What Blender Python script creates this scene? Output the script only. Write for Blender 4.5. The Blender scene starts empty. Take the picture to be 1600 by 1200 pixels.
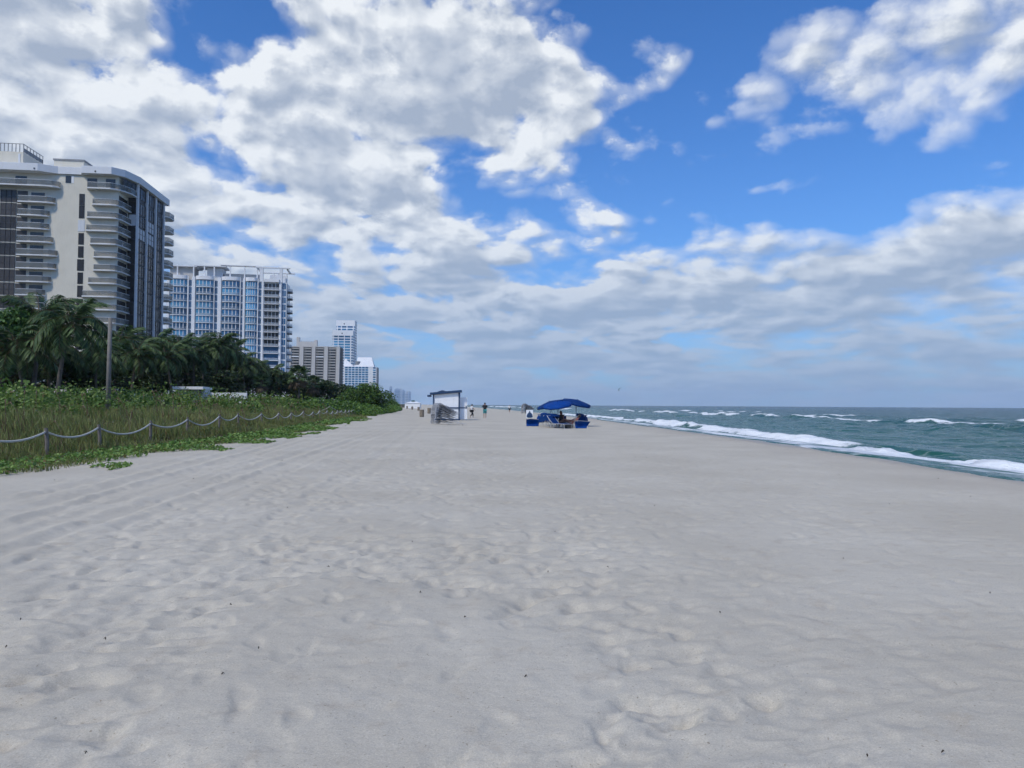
import bpy, bmesh, math, random
import numpy as np
from mathutils import Matrix, Vector, Euler

R = math.radians
SC = bpy.context.scene
COL = SC.collection
random.seed(7)
RNG = np.random.default_rng(11)

# ------------------------------------------------------------------ camera
EYE = 1.6
FPX = 1120.0                      # focal length in pixels of the 1600 px wide photograph
PITCH, ROLL = R(1.66), R(0.33)
cam_d = bpy.data.cameras.new('camera')
cam_d.sensor_width = 36.0
cam_d.lens = 36.0 * FPX / 1600.0
cam_d.clip_start, cam_d.clip_end = 0.1, 60000.0
cam = bpy.data.objects.new('camera', cam_d)
COL.objects.link(cam)
CAM_R = Matrix.Rotation(R(90) + PITCH, 3, 'X') @ Matrix.Rotation(ROLL, 3, 'Z')
cam.matrix_world = Matrix.Translation((0, 0, EYE)) @ CAM_R.to_4x4()
SC.camera = cam
SC.render.engine = 'CYCLES'
SC.cycles.use_denoising = True
SC.cycles.use_adaptive_sampling = True
SC.cycles.adaptive_threshold = 0.025
SC.cycles.adaptive_min_samples = 16
SC.cycles.max_bounces = 5
SC.cycles.diffuse_bounces = 2
SC.cycles.glossy_bounces = 2
SC.cycles.transmission_bounces = 4
SC.cycles.transparent_max_bounces = 8
SC.cycles.volume_bounces = 1
SC.view_settings.view_transform = 'Standard'
SC.view_settings.look = 'None'
SC.view_settings.gamma = 1.0
SC.view_settings.exposure = 0.22
SC.view_settings.use_curve_mapping = False

def ray(px, py):
    d = CAM_R @ Vector(((px - 800) / FPX, -(py - 600) / FPX, -1.0))
    return d / d.y
def at(px, py, Y):
    d = ray(px, py)
    return Vector((d.x * Y, Y, EYE + d.z * Y))
def azel(px, py):
    d = ray(px, py).normalized()
    return math.atan2(d.x, d.y), math.asin(d.z)

# ------------------------------------------------------------------ node helpers
class NT:
    """small wrapper that makes node graphs short to write"""
    def __init__(s, tree):
        s.t = tree; s.n = tree.nodes; s.l = tree.links
    def put(s, sock, v):
        if isinstance(v, bpy.types.NodeSocket): s.l.new(v, sock)
        elif v is not None:
            try: sock.default_value = v
            except Exception: sock.default_value = (v[0], v[1], v[2], 1.0) if len(v) == 3 else v
    def node(s, typ, **kw):
        n = s.n.new(typ)
        for k, v in kw.items(): setattr(n, k, v)
        return n
    def m(s, op, a, b=None, c=None, clamp=False):
        n = s.node('ShaderNodeMath', operation=op, use_clamp=clamp)
        for i, v in enumerate((a, b, c)):
            if v is not None: s.put(n.inputs[i], v)
        return n.outputs[0]
    def add(s, a, b): return s.m('ADD', a, b)
    def sub(s, a, b): return s.m('SUBTRACT', a, b)
    def mul(s, a, b): return s.m('MULTIPLY', a, b)
    def div(s, a, b): return s.m('DIVIDE', a, b)
    def vm(s, op, a, b=None, sc=None):
        n = s.node('ShaderNodeVectorMath', operation=op)
        s.put(n.inputs[0], a)
        if b is not None: s.put(n.inputs[1], b)
        if sc is not None: s.put(n.inputs['Scale'], sc)
        return n.outputs['Value'] if op in ('LENGTH', 'DOT_PRODUCT', 'DISTANCE') else n.outputs[0]
    def xyz(s, v):
        n = s.node('ShaderNodeSeparateXYZ'); s.put(n.inputs[0], v); return n.outputs
    def comb(s, x, y, z=0.0):
        n = s.node('ShaderNodeCombineXYZ')
        for i, v in enumerate((x, y, z)): s.put(n.inputs[i], v)
        return n.outputs[0]
    def noise(s, vec, scale, detail=4.0, rough=0.5, dist=0.0, dims='3D', lac=2.0):
        n = s.node('ShaderNodeTexNoise', noise_dimensions=dims)
        if vec is not None: s.put(n.inputs['Vector'], vec)
        n.inputs['Scale'].default_value = scale; n.inputs['Detail'].default_value = detail
        n.inputs['Roughness'].default_value = rough; n.inputs['Distortion'].default_value = dist
        n.inputs['Lacunarity'].default_value = lac
        return n.outputs['Fac']
    def smooth(s, v, a, b, lo=0.0, hi=1.0):
        n = s.node('ShaderNodeMapRange', interpolation_type='SMOOTHSTEP')
        for i, x in enumerate((v, a, b, lo, hi)): s.put(n.inputs[i], x)
        return n.outputs[0]
    def lin(s, v, a, b, lo=0.0, hi=1.0):
        n = s.node('ShaderNodeMapRange')
        for i, x in enumerate((v, a, b, lo, hi)): s.put(n.inputs[i], x)
        return n.outputs[0]
    def mix(s, f, a, b, blend='MIX'):
        n = s.node('ShaderNodeMix', data_type='RGBA', blend_type=blend)
        s.put(n.inputs[0], f); s.put(n.inputs[6], a); s.put(n.inputs[7], b)
        return n.outputs[2]

# ------------------------------------------------------------------ sun and sky
SUN_AZ, SUN_EL = R(218), R(47)          # azimuth clockwise from +Y: behind the camera, to the left
sun_dir = Vector((math.sin(SUN_AZ) * math.cos(SUN_EL), math.cos(SUN_AZ) * math.cos(SUN_EL), math.sin(SUN_EL)))
sun_d = bpy.data.lights.new('sun', 'SUN')
sun_d.energy = 2.1
sun_d.angle = R(7)
sun_d.color = (1.0, 0.925, 0.80)
sun = bpy.data.objects.new('sun', sun_d)
sun.rotation_euler = sun_dir.to_track_quat('Z', 'Y').to_euler()
sun.location = (-40, -60, 80)
COL.objects.link(sun)

world = bpy.data.worlds.new('World')
SC.world = world
world.use_nodes = True
world.node_tree.nodes.clear()
W = NT(world.node_tree)
SKY_STRENGTH = 0.10
sky = W.node('ShaderNodeTexSky', sky_type='NISHITA', sun_disc=False)
sky.sun_elevation, sky.sun_rotation = SUN_EL, SUN_AZ
sky.altitude, sky.air_density, sky.dust_density, sky.ozone_density = 0.0, 1.0, 0.6, 2.2
tc = W.node('ShaderNodeTexCoord')
D = W.vm('NORMALIZE', tc.outputs['Generated'])
dx, dy, dz = W.xyz(D)
zc = W.m('MAXIMUM', dz, 0.0)
az = W.m('ARCTAN2', dx, dy)
el = W.m('ARCSINE', zc)
rad = W.add(W.mul(W.m('EXPONENT', W.mul(el, -1.6)), 2.75), W.mul(W.m('EXPONENT', W.mul(el, -1.0 / R(6.5))), 2.6))
hl = W.m('SQRT', W.m('MAXIMUM', W.sub(1.0, W.mul(zc, zc)), 1e-4))
kk = W.div(rad, hl)
P = W.comb(W.mul(dx, kk), W.mul(dy, kk), 0.0)
# slow drift that breaks up the regular look of the noise
w1 = W.noise(P, 2.2, 2, 0.45, dims='2D')
w2 = W.noise(W.vm('ADD', P, (7.3, 2.1, 0.0)), 2.2, 2, 0.45, dims='2D')
warp = W.comb(W.mul(W.sub(w1, 0.5), 0.30), W.mul(W.sub(w2, 0.5), 0.30), 0.0)
PW = W.vm('ADD', P, warp)

# where the big cloud banks and the clear gaps stand in the sky (azimuth, elevation, half sizes, weight)
def blob(px, py, rx, ry, amp, rot=0.0):
    a0, e0 = azel(px, py)
    sx, sy = rx / FPX, ry / FPX
    u = W.sub(az, a0); v = W.sub(el, e0)
    if rot:
        c, s_ = math.cos(rot), math.sin(rot)
        u, v = W.add(W.mul(u, c), W.mul(v, s_)), W.sub(W.mul(v, c), W.mul(u, s_))
    q = W.add(W.m('POWER', W.mul(u, 1 / sx), 2.0), W.m('POWER', W.mul(v, 1 / sy), 2.0))
    return W.mul(W.m('EXPONENT', W.mul(q, -1.0)), amp)
BLOBS = [  # px, py, rx, ry, weight, tilt
    (230, 110, 380, 170, 0.34, 0), (300, 330, 260, 90, 0.16, 0), (640, 300, 180, 60, 0.12, 0), (30, 40, 170, 130, 0.36, 0), (640, 90, 240, 130, 0.34, 0), (800, 150, 170, 120, 0.26, 0),
    (560, 210, 420, 110, 0.12, 0), (420, 330, 200, 60, 0.14, 0), (930, 150, 70, 80, 0.10, 0),
    (362, 5, 70, 40, -0.62, 0), (400, 262, 65, 26, -0.26, 0), (480, 418, 95, 22, -0.22, 0), (700, 275, 70, 26, -0.16, 0),
    (690, 420, 90, 30, -0.05, 0),
    (1000, 90, 120, 110, -0.20, 0), (1160, 60, 70, 90, -0.24, 0), (1280, 280, 330, 70, -0.34, 0.05), (1040, 190, 50, 40, -0.10, 0),
    (1330, 80, 230, 80, 0.24, -0.1), (1190, 165, 110, 60, 0.26, 0.5), (1560, 90, 170, 110, 0.24, 0), (1440, 180, 200, 60, 0.10, 0),
    (880, 305, 75, 26, 0.22, 0), (985, 228, 40, 18, 0.28, 0), (1060, 100, 60, 34, 0.36, 0.6), (1000, 55, 30, 26, 0.28, 0), (760, 310, 110, 40, -0.16, 0),
    (1000, 275, 120, 28, 0.10, 0), (1210, 292, 26, 9, 0.20, 0),
    (1500, 400, 330, 60, 0.34, 0.12), (1150, 360, 170, 40, 0.18, 0.1), (1280, 460, 420, 70, 0.22, 0), (1340, 345, 80, 22, -0.20, 0.2),
    (760, 470, 330, 60, 0.14, 0), (560, 480, 200, 60, 0.10, 0), (640, 365, 60, 20, 0.12, 0),
]
bank = None
for b in BLOBS:
    g = blob(*b)
    bank = g if bank is None else W.add(bank, g)
Q0 = W.comb(W.mul(az, 1.0), W.add(W.mul(el, 1.35), W.mul(W.sub(1.0, W.m('EXPONENT', W.mul(el, -1.0 / R(6.5)))), 0.42)), 0.0)
QW = W.vm('ADD', Q0, W.comb(W.mul(W.sub(w1, 0.5), 0.05), W.mul(W.sub(w2, 0.5), 0.05), 0.0))
def cover(big, small):
    a = W.noise(big, 1.9, 3.0, 0.55, dims='2D')
    b = W.noise(small, 8.5, 7.0, 0.60, dims='2D')
    n = W.node('ShaderNodeTexVoronoi', feature='F1', voronoi_dimensions='2D')
    W.put(n.inputs['Vector'], W.vm('ADD', small, W.comb(W.mul(W.sub(b, 0.5), 0.06), W.mul(W.sub(b, 0.5), -0.05), 0.0)))
    n.inputs['Scale'].default_value = 8.0
    n.inputs['Detail'].default_value = 2.0; n.inputs['Roughness'].default_value = 0.55
    puff = W.sub(0.50, n.outputs['Distance'])
    return W.add(W.add(W.mul(W.sub(a, 0.5), 1.1), W.mul(W.sub(b, 0.5), 0.95)), W.mul(puff, 0.60))
base = W.add(W.add(W.lin(el, R(10), R(28), 0.17, 0.02), W.lin(el, R(3), R(13), 0.34, 0.0)), 0.08)
bk = W.add(W.mul(bank, 1.0), base)
c0 = W.add(cover(PW, QW), bk)
PS = W.vm('ADD', W.vm('SCALE', PW, sc=0.975), (-0.03, 0.0, 0.0))      # a step up and towards the sun
c1 = W.add(cover(PS, W.vm('ADD', QW, (-0.012, 0.026, 0.0))), bk)
T0 = 0.15
soft = W.smooth(az, R(8), R(24), 0.0, 0.30)
dens = W.smooth(c0, W.sub(T0 - 0.08, W.mul(soft, 0.5)), W.add(T0 + 0.18, soft))
thin = W.smooth(c0, T0 - 0.22, T0 + 0.12)
alpha = W.m('MAXIMUM', W.mul(dens, 0.96), W.mul(thin, 0.42))
relief = W.sub(c0, c1)
thick = W.smooth(c1, T0 + 0.02, T0 + 0.50)
lit = W.m('ADD', W.mul(relief, 1.35), W.sub(0.86, W.mul(thick, 0.56)), clamp=True)
K = 1.0 / SKY_STRENGTH
grey = W.mix(W.smooth(el, R(1), R(16)), (0.25 * K, 0.33 * K, 0.47 * K), (0.34 * K, 0.40 * K, 0.505 * K))
white = W.mix(W.smooth(el, R(2), R(15)), (0.44 * K, 0.50 * K, 0.61 * K), (0.78 * K, 0.81 * K, 0.84 * K))
cloud = W.mix(lit, grey, white)
skyc = W.mix(1.0, sky.outputs[0], (0.36, 0.80, 1.36), 'MULTIPLY')
col = W.mix(alpha, skyc, cloud)
# the air near the horizon
airf = W.m('EXPONENT', W.mul(el, -1.0 / R(8.0)))
col = W.mix(W.mul(airf, 0.90), col, (0.275 * K, 0.385 * K, 0.56 * K))
bg = W.node('ShaderNodeBackground')
W.put(bg.inputs[0], col)
bg.inputs[1].default_value = SKY_STRENGTH
wo = W.node('ShaderNodeOutputWorld')
W.l.new(bg.outputs[0], wo.inputs[0])
world.cycles.sampling_method = 'MANUAL'
world.cycles.sample_map_resolution = 1024

# ------------------------------------------------------------------ object helpers
def tag(o, label=None, cat=None, group=None, kind=None):
    if label: o['label'] = label
    if cat: o['category'] = cat
    if group: o['group'] = group
    if kind: o['kind'] = kind
    return o
def link(o, parent=None):
    COL.objects.link(o)
    if parent is not None: o.parent = parent
    return o
def empty(name, loc=(0, 0, 0), rz=0.0):
    o = bpy.data.objects.new(name, None)
    o.location = loc; o.rotation_euler = (0, 0, rz)
    o.empty_display_size = 0.3
    return link(o)
def copy_tree(o, parent=None):
    c = o.copy(); COL.objects.link(c); c.parent = parent
    for ch in list(o.children): copy_tree(ch, c)
    return c

class MB:
    """collects boxes, prisms, tubes and sheets, then links them as one mesh"""
    def __init__(s): s.v = []; s.f = []
    def quad(s, a, b, c, d):
        i = len(s.v); s.v += [tuple(a), tuple(b), tuple(c), tuple(d)]; s.f.append((i, i + 1, i + 2, i + 3)); return s
    def tri(s, a, b, c):
        i = len(s.v); s.v += [tuple(a), tuple(b), tuple(c)]; s.f.append((i, i + 1, i + 2)); return s
    def box(s, x0, x1, y0, y1, z0, z1):
        i = len(s.v)
        s.v += [(x, y, z) for z in (z0, z1) for x, y in ((x0, y0), (x1, y0), (x1, y1), (x0, y1))]
        s.f += [tuple(i + k for k in q) for q in ((3, 2, 1, 0), (4, 5, 6, 7), (0, 1, 5, 4), (1, 2, 6, 5), (2, 3, 7, 6), (3, 0, 4, 7))]
        return s
    def prism(s, pts, z0, z1):          # counter-clockwise outline in plan
        i = len(s.v); n = len(pts)
        s.v += [(x, y, z0) for x, y in pts] + [(x, y, z1) for x, y in pts]
        s.f.append(tuple(i + k for k in range(n - 1, -1, -1))); s.f.append(tuple(i + n + k for k in range(n)))
        for k in range(n):
            j = (k + 1) % n
            s.f.append((i + k, i + j, i + n + j, i + n + k))
        return s
    def profile(s, pts, x0, x1):        # outline in y,z drawn out along x
        i = len(s.v); n = len(pts)
        s.v += [(x0, y, z) for y, z in pts] + [(x1, y, z) for y, z in pts]
        s.f.append(tuple(i + k for k in range(n - 1, -1, -1))); s.f.append(tuple(i + n + k for k in range(n)))
        for k in range(n):
            j = (k + 1) % n
            s.f.append((i + k, i + j, i + n + j, i + n + k))
        return s
    def tube(s, path, rad, n=8, cap=True):
        path = [Vector(p) for p in path]; m = len(path)
        rads = rad if isinstance(rad, (list, tuple)) else [rad] * m
        i0 = len(s.v); ref = None
        for k, p in enumerate(path):
            t = (path[min(k + 1, m - 1)] - path[max(k - 1, 0)]).normalized()
            if ref is None:
                ref = Vector((0, 0, 1)) if abs(t.z) < 0.9 else Vector((1, 0, 0))
            u = (ref - t * ref.dot(t)).normalized(); ref = u
            v = t.cross(u)
            for a in range(n):
                q = p + (u * math.cos(2 * math.pi * a / n) + v * math.sin(2 * math.pi * a / n)) * rads[k]
                s.v.append(tuple(q))
        for k in range(m - 1):
            for a in range(n):
                b = (a + 1) % n
                s.f.append((i0 + k * n + a, i0 + k * n + b, i0 + (k + 1) * n + b, i0 + (k + 1) * n + a))
        if cap:
            s.f.append(tuple(i0 + a for a in range(n - 1, -1, -1)))
            s.f.append(tuple(i0 + (m - 1) * n + a for a in range(n)))
        return s
    def sheet(s, rows, thick=0.0):      # rows of points; a thin closed skin when thick
        i = len(s.v); m = len(rows); n = len(rows[0])
        s.v += [tuple(p) for r in rows for p in r]
        for a in range(m - 1):
            for b in range(n - 1):
                s.f.append((i + a * n + b, i + a * n + b + 1, i + (a + 1) * n + b + 1, i + (a + 1) * n + b))
        return s
    def ball(s, c, r, nu=10, nv=7, sc=(1, 1, 1)):
        i = len(s.v)
        for a in range(nv + 1):
            th = math.pi * a / nv
            for b in range(nu):
                ph = 2 * math.pi * b / nu
                s.v.append((c[0] + r * sc[0] * math.sin(th) * math.cos(ph), c[1] + r * sc[1] * math.sin(th) * math.sin(ph), c[2] + r * sc[2] * math.cos(th)))
        for a in range(nv):
            for b in range(nu):
                d = (b + 1) % nu
                s.f.append((i + a * nu + b, i + (a + 1) * nu + b, i + (a + 1) * nu + d, i + a * nu + d))
        return s
    def mesh(s, name, mat, smooth=False):
        me = bpy.data.meshes.new(name)
        me.from_pydata(s.v, [], s.f); me.validate(); me.update()
        if mat is not None: me.materials.append(mat)
        if smooth: me.polygons.foreach_set('use_smooth', [True] * len(me.polygons))
        return me
    def build(s, name, mat, parent=None, smooth=False, bevel=0.0, solid=0.0):
        o = bpy.data.objects.new(name, s.mesh(name, mat, smooth))
        link(o, parent)
        if solid:
            md = o.modifiers.new('thickness', 'SOLIDIFY'); md.thickness = solid; md.offset = 0
        if bevel:
            md = o.modifiers.new('bevel', 'BEVEL'); md.width = bevel; md.segments = 1; md.limit_method = 'ANGLE'
        return o
def inst(name, mesh, parent=None, loc=(0, 0, 0), rot=(0, 0, 0), sc=(1, 1, 1)):
    o = bpy.data.objects.new(name, mesh)
    o.location = loc; o.rotation_euler = rot; o.scale = sc
    return link(o, parent)

def np_mesh(name, V, F, mat, attrs=None, smooth=True):
    """V (n,3) floats, F (m,3) or (m,4) ints"""
    me = bpy.data.meshes.new(name)
    k = F.shape[1]
    me.vertices.add(len(V)); me.vertices.foreach_set('co', np.ascontiguousarray(V, np.float32).ravel())
    me.loops.add(F.size); me.loops.foreach_set('vertex_index', np.ascontiguousarray(F, np.int32).ravel())
    me.polygons.add(len(F))
    me.polygons.foreach_set('loop_start', np.arange(0, F.size, k, dtype=np.int32))
    me.polygons.foreach_set('use_smooth', np.full(len(F), smooth))
    for an, av in (attrs or {}).items():
        a = me.attributes.new(an, 'FLOAT', 'POINT'); a.data.foreach_set('value', np.ascontiguousarray(av, np.float32).ravel())
    me.update(calc_edges=True)
    if mat is not None: me.materials.append(mat)
    return me

# ------------------------------------------------------------------ value noise for the land and sea shapes
def _hash(ix, iy, seed):
    h = (ix.astype(np.int64) * 374761393 + iy.astype(np.int64) * 668265263 + seed * 974711) & 0xffffffff
    h = ((h ^ (h >> 13)) * 1274126177) & 0xffffffff
    return ((h ^ (h >> 16)) & 0xffffff) / float(0xffffff)
def vnoise(x, y, seed=0):
    ix, iy = np.floor(x), np.floor(y); fx, fy = x - ix, y - iy
    fx = fx * fx * fx * (fx * (fx * 6 - 15) + 10); fy = fy * fy * fy * (fy * (fy * 6 - 15) + 10)
    a, b = _hash(ix, iy, seed), _hash(ix + 1, iy, seed); c, d = _hash(ix, iy + 1, seed), _hash(ix + 1, iy + 1, seed)
    return (a + (b - a) * fx) * (1 - fy) + (c + (d - c) * fx) * fy - 0.5
def fbm(x, y, oct=4, seed=0):
    s = 0; a = 1.0
    for k in range(oct):
        s = s + a * vnoise(x, y, seed + k * 17); x = x * 2.03 + 5.1; y = y * 2.03 + 1.7; a *= 0.5
    return s
def sstep(v, a, b):
    t = np.clip((v - a) / (b - a), 0, 1); return t * t * (3 - 2 * t)

# ------------------------------------------------------------------ material helpers
MATS = {}
def mat_nt(name):
    m = bpy.data.materials.new(name); m.use_nodes = True
    m.node_tree.nodes.clear()
    t = NT(m.node_tree)
    b = t.node('ShaderNodeBsdfPrincipled'); o = t.node('ShaderNodeOutputMaterial')
    t.l.new(b.outputs[0], o.inputs[0])
    MATS[name] = m
    return m, t, b
def plain(name, rgb, rough=0.6, metal=0.0, var=0.12, scale=3.0, bump=0.0, bscale=40.0, spec=0.5, dirt=None, objvar=0.0):
    """painted or bare surface with uneven tone, a little relief and wear"""
    m, t, b = mat_nt(name)
    co = t.node('ShaderNodeTexCoord').outputs['Object']
    n = t.noise(co, scale, 6, 0.6)
    lo = tuple(c * (1 - var) for c in rgb); hi = tuple(min(1, c * (1 + var)) for c in rgb)
    col = t.mix(t.lin(n, 0.3, 0.7), lo, hi)
    if dirt:
        s = t.xyz(co)
        st = t.noise(t.comb(t.mul(s[0], 2.0), t.mul(s[1], 2.0), t.mul(s[2], 0.18)), 2.2, 5, 0.65)
        col = t.mix(t.mul(t.smooth(st, 0.52, 0.75), dirt[3]), col, dirt[:3])
    if objvar:
        oi = t.node('ShaderNodeObjectInfo').outputs['Random']
        col = t.mix(1.0, col, t.node_rgb(t.lin(oi, 0, 1, 1 - objvar, 1 + objvar)) if hasattr(t, 'node_rgb') else t.comb(*[t.lin(oi, 0, 1, 1 - objvar, 1 + objvar)] * 3), 'MULTIPLY')
    t.put(b.inputs['Base Color'], col)
    b.inputs['Roughness'].default_value = rough; b.inputs['Metallic'].default_value = metal
    b.inputs['Specular IOR Level'].default_value = spec
    if bump:
        bp = t.node('ShaderNodeBump'); bp.inputs['Strength'].default_value = bump
        bp.inputs['Distance'].default_value = 0.02
        t.put(bp.inputs['Height'], t.noise(co, bscale, 5, 0.6)); t.l.new(bp.outputs[0], b.inputs['Normal'])
    return m
def glass(name, rgb, rough=0.08, var=0.5, spec=0.6):
    """window glass seen from outside: dark room behind, sky on the pane; each pane a little different"""
    m, t, b = mat_nt(name)
    oi = t.node('ShaderNodeObjectInfo').outputs['Random']
    co = t.node('ShaderNodeTexCoord').outputs['Object']
    n = t.noise(t.vm('ADD', co, t.comb(t.mul(oi, 91.0), t.mul(oi, 37.0), 0.0)), 0.5, 2, 0.5)
    f = t.m('ADD', t.mul(oi, 0.65), t.mul(n, 0.5), clamp=True)
    col = t.mix(f, tuple(c * (1 - var) for c in rgb), tuple(min(1, c * (1 + var)) for c in rgb))
    t.put(b.inputs['Base Color'], col)
    b.inputs['Roughness'].default_value = rough
    b.inputs['Specular IOR Level'].default_value = spec
    bp = t.node('ShaderNodeBump'); bp.inputs['Strength'].default_value = 0.05; bp.inputs['Distance'].default_value = 0.05
    t.put(bp.inputs['Height'], n); t.l.new(bp.outputs[0], b.inputs['Normal'])
    return m
def leaf_mat(name, dark, mid, light, trans=0.25, scale=0.9, brown=None):
    """foliage: tone differs leaf by leaf and clump by clump"""
    m, t, b = mat_nt(name)
    g = t.node('ShaderNodeNewGeometry')
    rnd = g.outputs['Random Per Island']
    oi = t.node('ShaderNodeObjectInfo').outputs['Random']
    clump = t.noise(g.outputs['Position'], scale, 3, 0.55)
    f = t.m('ADD', t.mul(rnd, 0.55), t.mul(clump, 0.75), clamp=True)
    col = t.mix(t.smooth(f, 0.25, 0.6), dark, mid)
    col = t.mix(t.smooth(f, 0.6, 0.95), col, light)
    if brown: col = t.mix(t.smooth(t.m('FRACT', t.mul(rnd, 13.7)), 1 - brown[3], 1 - brown[3] * 0.6), col, brown[:3])
    col = t.mix(1.0, col, t.comb(*[t.lin(oi, 0, 1, 0.82, 1.15)] * 3), 'MULTIPLY')
    t.put(b.inputs['Base Color'], col)
    b.inputs['Roughness'].default_value = 0.55
    b.inputs['Specular IOR Level'].default_value = 0.3
    tr = t.node('ShaderNodeBsdfTranslucent'); t.put(tr.inputs[0], col)
    mx = t.node('ShaderNodeMixShader'); mx.inputs[0].default_value = trans
    t.l.new(b.outputs[0], mx.inputs[1]); t.l.new(tr.outputs[0], mx.inputs[2])
    o = [n for n in t.n if n.type == 'OUTPUT_MATERIAL'][0]
    t.l.new(mx.outputs[0], o.inputs[0])
    return m

# ------------------------------------------------------------------ the lie of the land
SH = -0.116                                   # the coast runs off to the left: x changes by this per metre of y
def coast(Y):                                 # the brow of the beach above the water, measured across the coast
    return np.interp(Y, [-400, 0, 16, 24, 48, 78, 130, 243, 400, 1000, 4000, 9000], [13.4, 11.6, 12.0, 13.2, 15.3, 17.8, 20.5, 23.5, 25, 28, 10, -60])
def duneline(Y):
    return np.interp(Y, [-400, 0, 15, 26, 37, 66, 110, 210, 500, 4000, 9000], [-9.3, -9.0, -8.35, -7.3, -6.5, -6.6, -7.2, -8.9, -12, -40, -150])
SEA = -0.50
def land(X, Y):
    X = np.asarray(X, float); Y = np.asarray(Y, float)
    w = X - SH * Y
    d = w - coast(Y)
    z = -np.where(d > 6, (d - 3.0 + 3.0 * 0) / 7.5, np.where(d > 0, d * d / 12.0 / 7.5 * (1 + 0 * d), 0))
    z = np.where(d > 6, -(36 / 90.0) - (d - 6) / 7.5, z)
    z = np.maximum(z, -4.0)
    t = duneline(Y) - w
    z = z + 0.45 * sstep(t, 1.6, 7.5) + 0.75 * sstep(t, 3.0, 14.0) + 0.25 * sstep(t, 12, 40)
    z = z + sstep(t, 1.5, 6) * 0.22 * fbm(X * 0.22, Y * 0.22, 3, 5)
    z = z + 0.10 * fbm(X * 0.09, Y * 0.05, 2, 9) * sstep(-d, 0, 5)
    return z
def landz(x, y): return float(land(np.array([x]), np.array([y]))[0])
LAND_MIN = None

# ------------------------------------------------------------------ sand
m_sand, t, b = mat_nt('sand')
pos = t.node('ShaderNodeNewGeometry').outputs['Position']
big = t.noise(pos, 0.35, 4, 0.55)
mid = t.noise(pos, 4.5, 5, 0.6)
col = t.mix(t.lin(big, 0.35, 0.65), (0.485, 0.44, 0.355), (0.555, 0.51, 0.42))
col = t.mix(t.mul(t.smooth(mid, 0.54, 0.72), 0.5), col, (0.42, 0.36, 0.28))
gr = t.noise(pos, 110.0, 3, 0.8)
gv = t.lin(gr, 0.30, 0.70, 0.80, 1.20)
col = t.mix(1.0, col, t.comb(gv, gv, gv), 'MULTIPLY')
gr2 = t.noise(pos, 45.0, 2, 0.6)
col = t.mix(t.mul(t.smooth(gr2, 0.66, 0.74), 0.6), col, (0.20, 0.155, 0.105))
col = t.mix(t.mul(t.smooth(gr, 0.60, 0.72), 0.35), col, (0.66, 0.63, 0.57))
wet = t.node('ShaderNodeAttribute', attribute_name='wet').outputs['Fac']
col = t.mix(t.mul(wet, 0.85), col, (0.33, 0.285, 0.225))
shell = t.node('ShaderNodeAttribute', attribute_name='shelly').outputs['Fac']
col = t.mix(t.mul(shell, t.lin(mid, 0.3, 0.7, 0.15, 0.6)), col, (0.43, 0.375, 0.305))
lit_ = t.node('ShaderNodeAttribute', attribute_name='litter').outputs['Fac']
col = t.mix(t.smooth(t.add(lit_, t.mul(t.sub(mid, 0.5), 0.9)), 0.35, 0.65), col, (0.070, 0.068, 0.034))
t.put(b.inputs['Base Color'], col)
t.put(b.inputs['Roughness'], t.lin(wet, 0, 1, 0.95, 0.42))
b.inputs['Specular IOR Level'].default_value = 0.2
px_, py_, pz_ = t.xyz(pos)
rip = t.noise(t.comb(t.mul(px_, 5.0), t.mul(py_, 9.0), 0.0), 1.0, 4, 0.6)
b1 = t.node('ShaderNodeBump'); b1.inputs['Strength'].default_value = 0.5; b1.inputs['Distance'].default_value = 0.03
t.put(b1.inputs['Height'], t.add(t.mul(rip, 0.7), t.mul(mid, 0.6)))
b2 = t.node('ShaderNodeBump'); b2.inputs['Strength'].default_value = 0.5; b2.inputs['Distance'].default_value = 0.004
t.put(b2.inputs['Height'], t.noise(pos, 220.0, 3, 0.7)); t.l.new(b1.outputs[0], b2.inputs['Normal'])
t.l.new(b2.outputs[0], b.inputs['Normal'])

def polar(r, a):
    rr, aa = np.meshgrid(r, a, indexing='ij')
    X, Y = rr * np.sin(aa), rr * np.cos(aa)
    n, m = rr.shape
    idx = np.arange(n * m).reshape(n, m)
    F = np.stack([idx[:-1, :-1], idx[1:, :-1], idx[1:, 1:], idx[:-1, 1:]], -1).reshape(-1, 4)
    return X, Y, F
# rings close together near the viewer where footprints can be made out, wide apart towards the horizon
u = np.linspace(0, 1, 520)
r_near = 1.0 / (1 / 2.2 + u * (1 / 46.0 - 1 / 2.2))
r_near = 0.55 * r_near + 0.45 * 2.2 * (46 / 2.2) ** u
r_s = np.concatenate([[0.02, 0.6, 1.2, 1.7], r_near, np.geomspace(47.0, 7000.0, 120)])
a_s = np.concatenate([np.linspace(-180, -60, 25)[:-1], np.linspace(-60, -42, 40)[:-1], np.linspace(-42, 42, 560), np.linspace(42, 60, 40)[1:], np.linspace(60, 180, 25)[1:]]) * math.pi / 180
X, Y, F = polar(r_s, a_s)
Z = land(X, Y)
Wc = X - SH * Y
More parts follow.
